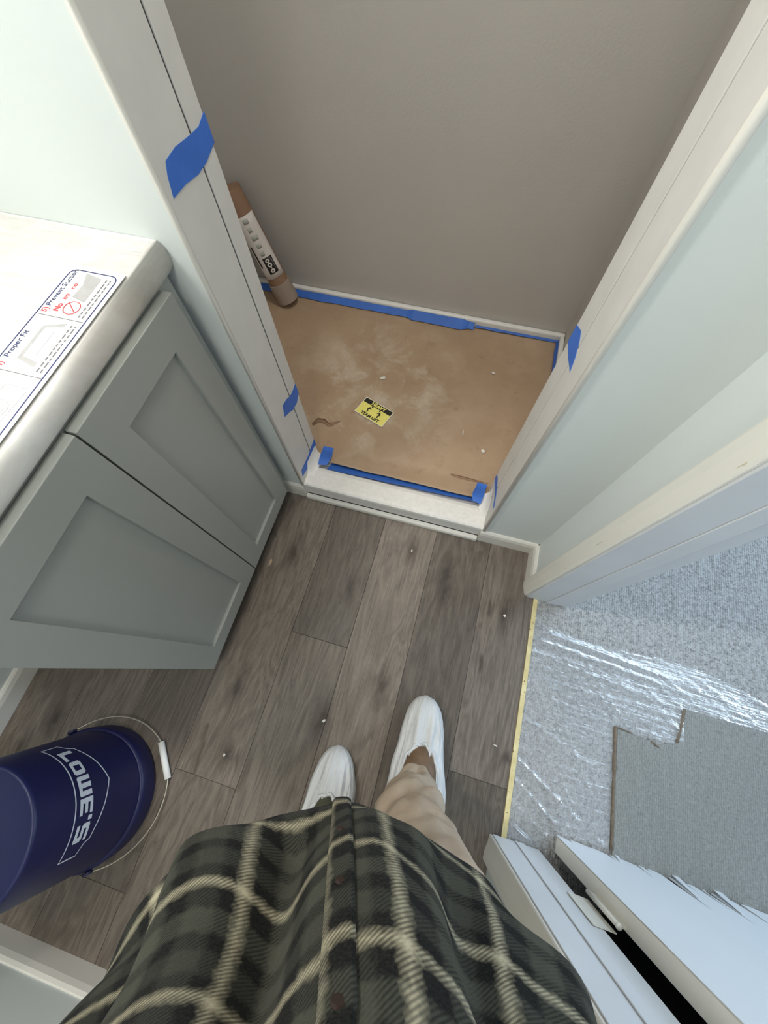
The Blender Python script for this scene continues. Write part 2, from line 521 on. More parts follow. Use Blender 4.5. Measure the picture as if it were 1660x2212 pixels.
# ------------------------------------------------------------------ floor with planks
floor = struct(build('floor', MB().box((WL - 0.1, WN - 0.1, -0.05), (0.384, 0.62, -0.004)), M_caulk), 'grey brown oak plank floor of the bathroom')
PW = 0.186
TINT = [[0.80, 1.20], [0.95, 0.82], [1.0, 1.32], [1.08, 0.84], [1.0, 1.16], [1.0, 0.85, 0.95], [1.1, 0.95], [0.85, 0.95]]
joints = {0: [-0.208], 1: [-0.62], 2: [-0.56], 3: [0.023], 4: [-0.415], 5: [-0.70, 0.28], 6: [-0.15], 7: [-0.55]}
edges = [0.384, 0.220, 0.034, -0.152, -0.338, -0.524, -0.710, -0.896, WL - 0.02]
for i in range(len(edges) - 1):
    x1, x0 = edges[i], edges[i + 1]
    ys = [WN - 0.02] + joints.get(i, []) + [0.486]
    for y0, y1 in zip(ys[:-1], ys[1:]):
        g = 0.0004
        tn = TINT[i][ys.index(y0)] if i < len(TINT) else 0.9
        pl = build('plank', MB().box((x0 + g, y0 + g, -0.006), (x1 - g, y1 - g, 0.0)), M_plank, floor, bevel=0.0006)
        pl.color = (tn, tn * 0.99, tn * 0.975, 1)
struct(bx('trim_1', (0.384, JN - 0.02, -0.02), (0.398, JF + 0.02, 0.003), M_strip, bevel=0.001), 'yellowish raw edge strip between planks and carpet')

# ------------------------------------------------------------------ walls
struct(bx('wall_far_left', (SL - 0.1, WF, -0.02), (XL - 0.012, 0.62, CH), M_wall), 'pale grey wall above the vanity')
struct(bx('wall_far_right', (XR + 0.012, WF, -0.02), (0.475, 0.62, CH), M_wall), 'pale grey wall right of the shower')
struct(bx('wall_far_header', (XL - 0.012, WF, 2.02), (XR + 0.012, 0.62, CH), M_wall))
struct(bx('wall_shower_back', (SL - 0.1, SB, -0.02), (SR + 0.1, SB + 0.1, CH), M_shower), 'warm grey painted back wall of the shower')
struct(bx('wall_shower_left', (SL - 0.1, 0.62, -0.02), (SL, SB, CH), M_shower))
struct(bx('wall_shower_right', (SR, 0.62, -0.02), (0.475, SB, CH), M_shower))
struct(bx('wall_left', (WL - 0.1, WN - 0.1, -0.02), (WL, WF, CH), M_wall), 'pale wall behind the vanity')
struct(bx('wall_near', (WL, WN - 0.1, -0.02), (0.475, WN, CH), M_wall), 'pale wall behind the person')
struct(bx('wall_right_far', (WR, JF + 0.018, -0.02), (0.475, WF, CH), M_wall), 'short pale wall between shower corner and doorway')
struct(bx('wall_right_near', (WR, WN, -0.02), (0.475, JN - 0.018, CH), M_wall))
struct(bx('wall_right_header', (WR, JN - 0.018, 2.05), (0.475, JF + 0.018, CH), M_wall))
struct(bx('ceiling', (WL - 0.1, WN - 0.1, CH), (4.0, 2.7, CH + 0.1), M_ceiling))
# bedroom shell
struct(bx('floor_bedroom', (0.398, -2.3, -0.04), (3.7, 2.6, 0.002), M_carpet), 'speckled grey carpet of the room beyond the doorway')
struct(bx('wall_bedroom_near', (0.475, -0.55, -0.02), (1.45, -0.40, CH), M_gapshade))  # near-black colour puts the shade of the hinge gap into this wall
struct(bx('wall_bedroom_south', (0.475, -2.4, -0.02), (3.8, -2.3, CH), M_wall))
struct(bx('wall_bedroom_west', (0.475, SB, -0.02), (0.575, 2.7, CH), M_wall))
struct(build('wall_bedroom_north', MB().box((0.475, 2.6, -0.02), (1.4, 2.7, CH)).box((2.6, 2.6, -0.02), (3.8, 2.7, CH)).box((1.4, 2.6, -0.02), (2.6, 2.7, 0.85)).box((1.4, 2.6, 2.05), (2.6, 2.7, CH)), M_wall))
struct(build('window_added', MB().box((1.36, 2.58, 0.81), (1.42, 2.6, 2.09)).box((2.58, 2.58, 0.81), (2.64, 2.6, 2.09)).box((1.42, 2.58, 0.81), (2.58, 2.6, 0.87)).box((1.42, 2.58, 2.03), (2.58, 2.6, 2.09)), M_trim))  # frame of the added north window, out of view
struct(bx('wall_bedroom_west_near', (0.475, -2.3, -0.02), (0.575, -0.55, CH), M_wall))
struct(build('wall_bedroom_window', MB().box((3.6, -2.3, -0.02), (3.7, 1.2, CH)).box((3.6, 2.5, -0.02), (3.7, 2.6, CH)).box((3.6, 1.2, -0.02), (3.7, 2.5, 0.85)).box((3.6, 1.2, 2.05), (3.7, 2.5, CH)), M_wall))
w = struct(build('window_1', MB().box((3.58, 1.16, 0.81), (3.6, 1.22, 2.09)).box((3.58, 2.48, 0.81), (3.6, 2.54, 2.09)).box((3.58, 1.22, 0.81), (3.6, 2.48, 0.87)).box((3.58, 1.22, 2.03), (3.6, 2.48, 2.09)), M_trim))

# ------------------------------------------------------------------ baseboards
def baseboard(name, a, b, inward, label, hgt=0.072, thick=0.012):
    """a,b on the wall face (xy); inward: unit xy vector into the room"""
    a = Vector((a[0], a[1], 0)); b = Vector((b[0], b[1], 0)); n = Vector((inward[0], inward[1], 0))
    prof = [(0.0, 0.0), (thick, 0.0), (thick, hgt - 0.02), (thick * 0.75, hgt - 0.006), (thick * 0.35, hgt), (0.0, hgt)]
    rr = [[p + n * d + Vector((0, 0, z)) for d, z in prof] for p in (a, b)]
    return struct(build(name, MB().rings(rr, True, True, True), M_trim), label)


baseboard('baseboard_far_left', (WL, WF), (XL - 0.001, WF), (0, -1), 'white baseboard stub left of the shower threshold')
baseboard('baseboard_far_right', (XR - 0.004, WF), (WR, WF), (0, -1), 'white baseboard right of the shower threshold')
baseboard('baseboard_right', (WR, WF), (WR, 0.376), (-1, 0), 'white baseboard beside the door casing')
baseboard('baseboard_left', (WL, WN), (WL, WF), (1, 0), 'white baseboard below the wall behind the vanity')
baseboard('baseboard_near', (WL, WN), (WR, WN), (0, 1), 'white baseboard along the near wall')

# ------------------------------------------------------------------ shower opening trim (jamb returns)
def jamb_return(name, x, sgn, ymid, yin, label):
    """x face coordinate; sgn = +1 faces +X"""
    e = struct(build(name, MB().box((min(x, x - 0.012 * sgn), WF - 0.002, 0.03), (max(x, x - 0.012 * sgn), ymid - 0.0022, 2.02)), M_jamb, bevel=0.002), label)
    build('inner_strip', MB().box((min(x, x - 0.012 * sgn), ymid + 0.0022, 0.05), (max(x, x - 0.012 * sgn), yin, 2.02)), M_jamb, e, bevel=0.0015)
    build('joint', MB().box((min(x - 0.003 * sgn, x - 0.011 * sgn), ymid - 0.0026, 0.05), (max(x - 0.003 * sgn, x - 0.011 * sgn), ymid + 0.0026, 2.0)), M_caulk, e)
    return e


jl = jamb_return('trim_2', XL, 1, 0.590, 0.631, 'white return of the shower opening beside the vanity')
jr = jamb_return('trim_3', XR, -1, 0.585, 0.662, 'white return of the shower opening on the doorway side')
# corner beads on the wall faces
build('corner_bead', MB().tube([(XL - 0.004, WF - 0.001, 0.075), (XL - 0.004, WF - 0.001, 2.02)], 0.0045, 10), M_trim, jl, smooth=True)
build('corner_bead', MB().tube([(XR + 0.005, WF - 0.0, 0.075), (XR + 0.005, WF - 0.0, 2.02)], 0.006, 10), M_trim, jr, smooth=True)

# ------------------------------------------------------------------ shower pan
pan = empty('shower_pan', (-0.33, 1.0, 0.0))
tag(pan, 'white shower pan with speckled threshold under the brown paper', 'shower pan')
prof = [(0.4885, 0.0235), (0.487, 0.074), (0.4885, 0.082), (0.494, 0.086), (0.505, 0.087), (0.552, 0.084), (0.566, 0.078), (0.580, 0.060), (0.596, 0.046), (0.63, 0.044), (0.63, 0.030)]
build('threshold', MB().rings([[(x, y, z) for y, z in prof] for x in (XL + 0.0005, XR - 0.0005)], True, True, True), M_thr, pan, smooth=False)
build('floor_pan', MB().box((SL + 0.001, 0.63, 0.0), (SR - 0.001, SB - 0.001, 0.043)), M_pan, pan)
build('back_flange', MB().box((SL + 0.001, 1.388, 0.043), (SR - 0.001, SB - 0.001, 0.082)), M_pan, pan, bevel=0.006)
build('side_flange', MB().box((0.326, 0.665, 0.043), (SR - 0.001, 1.388, 0.082)), M_pan, pan, bevel=0.006)
build('side_flange', MB().box((SL + 0.001, 0.665, 0.043), (SL + 0.02, 1.388, 0.082)), M_pan, pan, bevel=0.006)
for x, s in ((XL, 1), (XR, -1)):
    rr = []
    for k in range(9):
        a = k / 8 * math.pi / 2
        d = 0.026 * (1 - math.sin(a)) + 0.0015; z = 0.084 + 0.046 * (1 - math.cos(a))
        rr.append([(x + s * 0.0006, 0.52 + 0.03 * k / 8, z), (x + s * d, 0.52 + 0.034 * k / 8, z), (x + s * d, 0.612, z * 0.93 + 0.002), (x + s * 0.0006, 0.628, z * 0.93 + 0.002)])
    rr.insert(0, [(p[0], p[1], 0.05) for p in rr[0]])
    build('corner_upstand', MB().rings(rr, True, True, True), M_pan, pan, smooth=False)
struct(build('trim_4', MB().rings([[(x, y, z) for y, z in [(0.487, 0.0), (0.4725, 0.0), (0.4725, 0.010), (0.475, 0.016), (0.481, 0.019), (0.487, 0.0195)]] for x in (XL + 0.001, XR - 0.006)], True, True, True), M_trim), 'white shoe moulding below the shower threshold')

# ------------------------------------------------------------------ brown paper in the pan
def paper_h(x, y):
    n = mnoise.noise(Vector((x * 4, y * 4, 1.3))) * 0.0025 + mnoise.noise(Vector((x * 13, y * 13, 4.3))) * 0.001
    return 0.0475 + n + 0.003
pb = MB()
px0, px1, py0, py1 = SL + 0.02, 0.322, 0.600, 1.385


def paper_pt(u, v):
    x = px0 + (px1 - px0) * u; y = py0 + (py1 - py0) * v
    if v == 0: y += 0.006 * mnoise.noise(Vector((x * 9, 2.0, 0)))
    z = paper_h(x, y)
    if y < 0.665:   # narrow neck between the returns, lying up onto the threshold slope
        z += 0.017 * (0.665 - y) / 0.065
        x = XL + 0.03 + (0.138 - XL - 0.03) * min(1, max(0, (x - XL) / (XR - XL))) if y < 0.632 else x
    return (x, y, z)


pb.grid(paper_pt, 110, 70)
paper = build('masking_paper', pb, M_kraft, solid=0.0008, smooth=True)
tag(paper, 'brown masking paper dusted with plaster, spread in the shower pan', 'paper')


def flap(pts, wd, rise, name='torn_flap'):
    pts = [Vector(p) for p in pts]
    mb = MB(); rr = []
    n = len(pts)
    for i, p in enumerate(pts):
        t = (pts[min(i + 1, n - 1)] - pts[max(i - 1, 0)]).normalized()
        s = Vector((-t.y, t.x, 0)); k = math.sin(math.pi * (0.15 + 0.85 * i / (n - 1)))
        rr.append([p + s * (wd * k * math.sin(a)) * 0.8 + Vector((0, 0, rise * k * (1 - math.cos(a)))) for a in [q * 0.42 for q in range(6)]])
    mb.rings(rr, close=False)
    return build(name, mb, M_bag, paper, smooth=True, solid=0.0006)


zc = 0.053
flap([(-0.512, 0.742, zc), (-0.498, 0.764, zc), (-0.478, 0.764, zc), (-0.455, 0.752, zc), (-0.436, 0.768, zc), (-0.415, 0.790, zc)], 0.016, 0.008)
flap([(0.030, 0.672, zc), (0.060, 0.668, zc), (0.095, 0.666, zc), (0.130, 0.668, zc), (0.165, 0.673, zc)], 0.010, 0.005)
# ------------------------------------------------------------------ blue tape
TAPES = 0


def tape_poly(label, pts, lift):
    mb = MB().prism(pts, lift)
    return tag(build('painters_tape', mb, M_tape), label, 'tape', 'strips of blue painters tape')


def strip(label, lower, upper):
    """ribbon between two polylines"""
    mb = MB().rings([lower, upper], close=False)
    return tag(build('painters_tape', mb, M_tape, solid=0.0008), label, 'tape', 'strips of blue painters tape')


def smooth_poly(pts, lift_axis_val, wob=0.0):
    return pts


xl = XL + 0.0002
tl = lambda pts: [(xl, y, z) for y, z in pts]
tape_poly('large strip of blue tape high on the left shower return', tl([(0.634, 0.990), (0.634, 0.955), (0.600, 0.947), (0.570, 0.9455), (0.535, 0.951), (0.500, 0.952), (0.508, 0.975), (0.516, 0.987), (0.545, 0.989), (0.580, 0.985), (0.610, 0.983)]), (0.0006, 0, 0))
tape_poly('short strip of blue tape low on the left shower return', tl([(0.632, 0.428), (0.632, 0.388), (0.608, 0.374), (0.580, 0.378), (0.560, 0.392), (0.535, 0.405), (0.546, 0.440), (0.570, 0.436), (0.590, 0.425), (0.610, 0.424)]), (0.0006, 0, 0))
tape_poly('slanting strip of blue tape at the left end of the threshold', tl([(0.632, 0.150), (0.632, 0.110), (0.60, 0.10), (0.57, 0.098), (0.54, 0.105), (0.500, 0.120), (0.508, 0.150), (0.54, 0.146), (0.57, 0.143), (0.60, 0.148)]), (0.0006, 0, 0))
xr = XR - 0.0002
tr_ = lambda pts: [(xr, y, z) for y, z in pts]
tape_poly('blue tape scrap high on the right shower return', tr_([(0.661, 0.740), (0.640, 0.752), (0.618, 0.765), (0.595, 0.764), (0.566, 0.752), (0.552, 0.734), (0.575, 0.727), (0.600, 0.716), (0.632, 0.708), (0.661, 0.700)]), (-0.0006, 0, 0))
tape_poly('thin twisted blue tape low on the right shower return', tr_([(0.660, 0.150), (0.630, 0.178), (0.600, 0.192), (0.56, 0.208), (0.515, 0.213), (0.512, 0.198), (0.55, 0.192), (0.585, 0.176), (0.615, 0.150), (0.645, 0.128), (0.660, 0.124)]), (-0.0006, 0, 0))

lo, up = [], []
for i in range(41):
    x = -0.985 + i / 40 * 0.965
    w_ = 0.024 + 0.006 * mnoise.noise(Vector((x * 8, 0, 3))) + (0.010 if x > -0.30 and x < -0.05 else 0)
    lo.append((x, 1.387 - w_ + 0.004 * mnoise.noise(Vector((x * 15, 5, 1))), 0.0545)); up.append((x, 1.3865, 0.058 + w_ * 0.55))
strip('long blue tape strip along the foot of the shower back wall', lo, up)
lo, up = [], []
for i in range(21):
    x = -0.015 + i / 20 * 0.335
    w_ = 0.007 + 0.003 * mnoise.noise(Vector((x * 20, 0, 9)))
    lo.append((x, 1.386 - w_, 0.0545)); up.append((x, 1.3865, 0.058 + w_ * 0.3))
strip('narrow blue tape edge in the right back corner of the shower', lo, up)
lo, up = [], []
for i in range(21):
    y = 1.383 - i / 20 * 0.42
    w_ = 0.006 + 0.004 * mnoise.noise(Vector((y * 20, 0, 2)))
    lo.append((0.3245 - w_, y, 0.0545)); up.append((0.3252, y, 0.064 + w_))
strip('narrow blue tape edge along the right side of the shower pan', lo, up)
lo, up = [], []
for i in range(41):
    x = -0.392 + i / 40 * 0.522
    k = i / 40
    w_ = 0.042 - 0.020 * k + 0.0025 * mnoise.noise(Vector((x * 14, 0, 5)))
    y1 = 0.608
    y0 = y1 - w_
    zz = lambda y: 0.0875 if y < 0.555 else 0.0875 - (y - 0.555) * 0.62
    lo.append((x, y0, zz(y0) + 0.0012)); up.append((x, y1, 0.0505))
strip('long blue tape strip along the threshold edge of the paper', lo, up)
# corner pieces curling up
def curl(label, x, s):
    lo, up = [], []
    for i in range(13):
        a = i / 12
        y = 0.574 + 0.085 * a
        lo.append((x + s * (0.026 - 0.012 * a), y - 0.004, 0.092 - 0.010 * a + 0.006 * math.sin(a * 5)))
        up.append((x + s * (0.052 + 0.005 * math.sin(a * 5)), y + 0.006, 0.082 - 0.022 * a + 0.006 * math.sin(a * 6)))
    return strip(label, lo, up)
curl('crumpled blue tape in the left corner of the threshold', XL, 1)
curl('crumpled blue tape in the right corner of the threshold', XR, -1)

# ------------------------------------------------------------------ yellow sticker on the paper
st = empty('warning_sticker', (-0.3065, 0.86, 0.0545))
tag(st, 'yellow HEAVY TEAM LIFT warning sticker lying on brown paper', 'sticker')
TLc, TRc, BRc, BLc = Vector((-0.354, 0.921, 0)), Vector((-0.230, 0.875, 0)), Vector((-0.258, 0.799, 0)), Vector((-0.384, 0.845, 0))
sc = (TLc + TRc + BRc + BLc) / 4
ux = ((TRc - TLc) + (BRc - BLc)).normalized(); uy = Vector((-ux.y, ux.x, 0))
SWd, SHt = 0.130, 0.080
def S2(x, y, z=0.0): return sc + ux * x + uy * y + Vector((0, 0, 0.0545 + z))
def srect(x0, y0, x1, y1, z): return [S2(x0, y0, z), S2(x1, y0, z), S2(x1, y1, z), S2(x0, y1, z)]
build('backing', MB().prism(srect(-SWd / 2, -SHt / 2, SWd / 2, SHt / 2, 0), (0, 0, 0.0006)), M_white, st)
build('yellow_field', MB().prism(srect(-SWd / 2 + 0.002, -SHt / 2 + 0.002, SWd / 2 - 0.002, SHt / 2 - 0.002, 0.0006), (0, 0, 0.0003)), M_yellow, st)
build('black_band', MB().prism(srect(-SWd / 2 + 0.003, SHt / 2 - 0.023, SWd / 2 - 0.003, SHt / 2 - 0.003, 0.0009), (0, 0, 0.0003)), M_ink, st)
v, f = text_mesh('HEAVY', 0.020, 0.0009)
build('lettering', MB().add(place2d([(a * 1.0, b) for a, b in v], S2(0.002, SHt / 2 - 0.0135, 0.0014), ux, uy), f), M_yellow, st, fix=False)
v, f = text_mesh('TEAM LIFT', 0.0175, 0.0008)
build('lettering', MB().add(place2d(v, S2(0, -SHt / 2 + 0.0115, 0.0012), ux, uy), f), M_ink, st, fix=False)
for s in (-1, 1):
    ic = MB(); z = 0.0010
    def L(p, q, w):
        p = Vector((p[0] * s, p[1])); q = Vector((q[0] * s, q[1])); d = (q - p).normalized(); n = Vector((-d.y, d.x)) * w / 2
        ic.prism([S2(*(k), z) for k in ((p.x - n.x, p.y - n.y), (q.x - n.x, q.y - n.y), (q.x + n.x, q.y + n.y), (p.x + n.x, p.y + n.y))], (0, 0, 0.0003))
    L((0.020, 0.008), (0.028, -0.004), 0.007); L((0.028, -0.004), (0.022, -0.011), 0.004); L((0.022, -0.011), (0.026, -0.018), 0.004); L((0.020, 0.006), (0.014, -0.002), 0.003)
    ic.prism([S2(s * 0.017 + 0.0035 * math.cos(a), 0.0135 + 0.0035 * math.sin(a), z) for a in [k * math.pi / 5 for k in range(10)]], (0, 0, 0.0003))
    build('lifting_figure', ic, M_ink, st)

# ------------------------------------------------------------------ roll of paper leaning in the shower corner
roll = empty('paper_roll', (-0.832, 1.325, 0.054))
tag(roll, 'roll of brown paper with white label leaning in shower corner', 'paper roll')
A = Vector((-0.832, 1.325, 0.067)); B = Vector((-0.962, 1.350, 0.46)); d = (B - A).normalized()
ru = Vector((0, 0, 1)).cross(d).normalized(); rv = d.cross(ru)
def cyl_pt(t, r, ang): return A + d * t + ru * (r * math.cos(ang)) + rv * (r * math.sin(ang))
L_ = (B - A).length
def cyl(mb, t0, t1, r, n=28, c0=True, c1=True): return mb.rings([[cyl_pt(t, r, 2 * math.pi * k / n) for k in range(n)] for t in (t0, t1)], True, c0, c1)
build('core', cyl(MB(), 0.0, 0.082, 0.0455), M_core, roll, smooth=False, bevel=0.002)
build('wound_paper', cyl(MB(), 0.075, L_, 0.040), M_bag, roll, smooth=False)
# angle of the side facing the camera
fc = (Vector((0, 0, CAM_H)) - A); fa = math.atan2(fc.dot(rv), fc.dot(ru))
lab = MB().rings([[cyl_pt(t, 0.0415, fa - 1.25 + 2.3 * k / 20) for k in range(21)] for t in [0.112 + 0.225 * j / 8 for j in range(9)]], close=False)
build('label_sheet', lab, M_label, roll, smooth=True, solid=0.0006)
def on_label(t0, t1, a0, a1, r, mat, name, parent=roll):
    return build(name, MB().rings([[cyl_pt(t, r, fa + a0 + (a1 - a0) * k / 6) for k in range(7)] for t in (t0, (t0 + t1) / 2, t1)], close=False), mat, parent, smooth=True, solid=0.0003)
on_label(0.130, 0.192, -0.42, 0.52, 0.0422, M_ink, 'black_print')
def glyph(t, a, rt, ra, inner):
    mb = MB(); n = 16
    rr = [[cyl_pt(t + rt * k_ * math.cos(q), 0.0427, fa + a + ra * k_ * math.sin(q)) for q in [2 * math.pi * i / n for i in range(n)]] for k_ in ((1.0, inner) if inner else (1.0, 0.05))]
    mb.rings(rr, True)
    build('print_mark', mb, M_label, roll, solid=0.0002)
glyph(0.141, 0.0, 0.0075, 0.22, 0.35); glyph(0.153, 0.0, 0.0025, 0.07, 0); glyph(0.164, -0.02, 0.0085, 0.22, 0.4); glyph(0.180, -0.06, 0.0065, 0.20, 0.5)
on_label(0.138, 0.182, 0.34, 0.42, 0.0427, M_greyink, 'print_line')
on_label(0.160, 0.240, -0.98, -0.80, 0.0422, M_ink, 'print_line')
for k in range(5):
    on_label(0.200 + 0.028 * k, 0.216 + 0.028 * k, -0.35 + 0.05 * (k % 2), 0.05 + 0.1 * (k % 3), 0.0422, M_faint, 'print_mark')

# ------------------------------------------------------------------ vanity
van = empty('vanity_cabinet', (-0.78, 0.17, 0.0))
tag(van, 'grey shaker vanity cabinet with two doors, left of the floor', 'cabinet')
DF = -0.490; Y0, Y1, YS = -0.136, 0.446, 0.168
build('body', MB().box((WL + 0.014, Y0 + 0.004, 0.098), (DF - 0.0215, WF - 0.014, 0.8465)), M_cab, van, bevel=0.001)
build('toe_kick', MB().box((WL + 0.014, Y0 + 0.010, 0.0), (DF - 0.085, WF - 0.014, 0.098)), M_cab, van)


def shaker(y0, y1, label):
    z0, z1 = 0.095, 0.842; fw = 0.060; xb = DF - 0.020; e = 0.0085
    # outer frame with stepped inner panel, one mesh
    o = [(y0, z0), (y1, z0), (y1, z1), (y0, z1)]; i = [(y0 + fw, z0 + fw), (y1 - fw, z0 + fw), (y1 - fw, z1 - fw * 1.15), (y0 + fw, z1 - fw * 1.15)]
    mb = MB()
    V = [(DF, y, z) for y, z in o] + [(DF, y, z) for y, z in i] + [(xb, y, z) for y, z in o] + [(xb, y, z) for y, z in i]
    F = []
    for k in range(4):
        j = (k + 1) % 4
        F += [(k, j, 4 + j, 4 + k), (8 + k, 8 + j, j, k), (4 + k, 4 + j, 12 + j, 12 + k), (8 + j, 8 + k, 12 + k, 12 + j)]
    mb.add(V, F)
    fr = build('door', mb, M_cab, van, bevel=0.0012)
    build('panel', MB().box((xb + 0.002, y0 + fw - 0.001, z0 + fw - 0.001), (DF - e, y1 - fw + 0.001, z1 - fw * 1.15 + 0.001)), M_cab, fr)
    return fr


shaker(Y0, YS - 0.0016, '')
shaker(YS + 0.0016, Y1, '')
# countertop with rounded front
ct = MB(); prof = [(WL + 0.001, 0.8475), (-0.512, 0.8475), (-0.506, 0.8485), (-0.502, 0.853), (-0.4995, 0.860), (-0.4975, 0.868), (-0.4975, 0.877), (-0.4985, 0.884), (-0.5015, 0.890), (-0.506, 0.8931), (-0.512, 0.894), (WL + 0.001, 0.894)]
ct.rings([[(x, y, z) for x, z in prof] for y in (Y0 - 0.012, WF - 0.001)], True, True, True)
ctop = tag(build('countertop', ct, M_counter, smooth=True), 'white marbled vanity countertop with rounded front edge', 'countertop')
ctop.modifiers.new('wn', 'WEIGHTED_NORMAL').keep_sharp = True


def film_pt(u, v):
    x = WL + 0.02 + (-0.509 - WL - 0.02) * u; y = Y0 + (WF - 0.004 - Y0) * v
    c = math.exp(-((x + 0.55) ** 2 + (y - 0.46) ** 2) / 0.006)
    z = 0.8946 + 0.0012 * abs(mnoise.noise(Vector((x * 18 + y * 8, y * 10, 1)))) + c * 0.007 * abs(mnoise.noise(Vector((x * 60, y * 60, 2))))
    return (x, y, z)
tag(build('counter_film', MB().grid(film_pt, 50, 60), M_cfilm, smooth=True), 'thin clear protective film lying on the vanity countertop', 'film')

# instruction sticker on the counter; text runs along +Y, its top faces -X
ins = empty('instruction_label', (-0.555, 0.15, 0.8966))
tag(ins, 'long white instruction label with line drawings, on the countertop', 'label')
ZL = 0.8966
def C2(a, b, z=0.0):   # a along +Y (reading direction) from 0 at Y=-0.10, b = up (-X) from 0 at X=-0.507
    return Vector((-0.509 - b, -0.10 + a, ZL + z))
def cpoly(pts, z, mat, name, th=0.0002): return build(name, MB().prism([C2(a, b, z) for a, b in pts], (0, 0, th)), mat, ins)
def rrect(a0, b0, a1, b1, r, n=5):
    out = []
    for (ca, cb, q) in ((a1 - r, b1 - r, 0), (a0 + r, b1 - r, 1), (a0 + r, b0 + r, 2), (a1 - r, b0 + r, 3)):
        for k in range(n + 1):
            t = (q + k / n) * math.pi / 2
            out.append((ca + r * math.cos(t), cb + r * math.sin(t)))
    return out
cpoly(rrect(0.0, 0.0, 0.506, 0.092, 0.006), 0, M_white, 'backing', 0.0005)
oo = rrect(0.006, 0.006, 0.498, 0.085, 0.012); ii = rrect(0.0078, 0.0078, 0.4962, 0.0832, 0.0106)
mb = MB().rings([[C2(a, b, 0.0007) for a, b in oo], [C2(a, b, 0.0007) for a, b in ii]], True)
build('border_line', mb, M_blueink, ins, solid=0.0002)
for a in (0.208, 0.308, 0.406):
    cpoly([(a, 0.008), (a + 0.0012, 0.008), (a + 0.0012, 0.080), (a, 0.080)], 0.0006, M_greyink, 'divider')
def ctext(body, size, a, b, mat, thick=0.0):
    v, f = text_mesh(body, size, thick)
    build('lettering', MB().add(place2d(v, C2(a, b, 0.0008), (0, 1, 0), (-1, 0, 0)), f), mat, ins, fix=False)
ctext('5)', 0.012, 0.416, 0.0755, M_redink, 0.0003)
ctext('Prevent Suction', 0.0115, 0.460, 0.0760, M_blueink, 0.0002)
ctext('4)', 0.012, 0.316, 0.0755, M_redink, 0.0003)
ctext('Proper Fit', 0.0115, 0.352, 0.0760, M_blueink, 0.0002)
ctext('No', 0.0115, 0.424, 0.060, M_redink, 0.0006)
for k, a in enumerate((0.445, 0.466)):
    ctext('no', 0.011, a, 0.061, M_redink, 0.0003)
def greek(a0, a1, bs):
    for b in bs:
        a = a0
        while a < a1:
            w_ = random.uniform(0.004, 0.010)
            cpoly([(a, b), (min(a + w_, a1), b), (min(a + w_, a1), b + 0.0022), (a, b + 0.0022)], 0.0006, M_greyink, 'small_print')
            a += w_ + 0.0022
greek(0.413, 0.488, (0.014, 0.020)); greek(0.316, 0.398, (0.014, 0.020)); greek(0.216, 0.262, (0.066, 0.072, 0.078)); 
# line drawings
cpoly([(0.440, 0.029), (0.488, 0.030), (0.494, 0.058), (0.470, 0.050), (0.446, 0.052)], 0.0006, M_lightink, 'drawing')
def cring(a, b, r0, r1, mat, name):
    n = 24
    mb = MB().rings([[C2(a + r * math.cos(2 * math.pi * k / n), b + r * math.sin(2 * math.pi * k / n), 0.0010) for k in range(n)] for r in (r0, r1)], True)
    build(name, mb, mat, ins, solid=0.0002)
cring(0.427, 0.040, 0.0125, 0.0112, M_redink, 'prohibition_ring')
cpoly([(0.4188, 0.0315), (0.4198, 0.0305), (0.4355, 0.0485), (0.4345, 0.0495)], 0.0009, M_redink, 'prohibition_bar')
cpoly([(0.322, 0.030), (0.330, 0.060), (0.336, 0.056), (0.330, 0.030)], 0.0006, M_lightink, 'drawing')
cpoly([(0.330, 0.060), (0.388, 0.060), (0.386, 0.0555), (0.336, 0.0555)], 0.0006, M_lightink, 'drawing')
cpoly([(0.388, 0.060), (0.400, 0.030), (0.393, 0.030), (0.386, 0.0555)], 0.0006, M_lightink, 'drawing')
cpoly([(0.340, 0.038), (0.382, 0.038), (0.382, 0.0388), (0.340, 0.0388)], 0.0006, M_lightink, 'drawing')
cpoly([(0.216, 0.020), (0.285, 0.014), (0.285, 0.0148), (0.216, 0.0208)], 0.0006, M_lightink, 'drawing')
cpoly([(0.220, 0.050), (0.290, 0.048), (0.290, 0.0488), (0.220, 0.0508)], 0.0006, M_lightink, 'drawing')
cpoly([(0.2895, 0.016), (0.2905, 0.016), (0.2905, 0.048), (0.2895, 0.048)], 0.0006, M_lightink, 'drawing')
cring(0.255, 0.034, 0.013, 0.0124, M_lightink, 'drawing'); cring(0.252, 0.034, 0.0085, 0.0080, M_lightink, 'drawing')

# ------------------------------------------------------------------ door casings and jambs of the bedroom doorway
def casing(name, y_out, y_in, label, z0=0.0):
    """colonial casing on the bathroom face: thick outside, thin towards the opening"""
    s = 1 if y_out > y_in else -1
    prof = [(WR, y_out), (WR - 0.013, y_out), (WR - 0.014, y_out - s * 0.004), (WR - 0.013, y_out - s * 0.020), (WR - 0.008, y_out - s * 0.040), (WR - 0.006, y_in + s * 0.002), (WR - 0.004, y_in), (WR, y_in)]
    return struct(build(name, MB().rings([[(x, y, z) for x, y in prof] for z in (z0, 2.06)], True, True, True), M_casing), label)


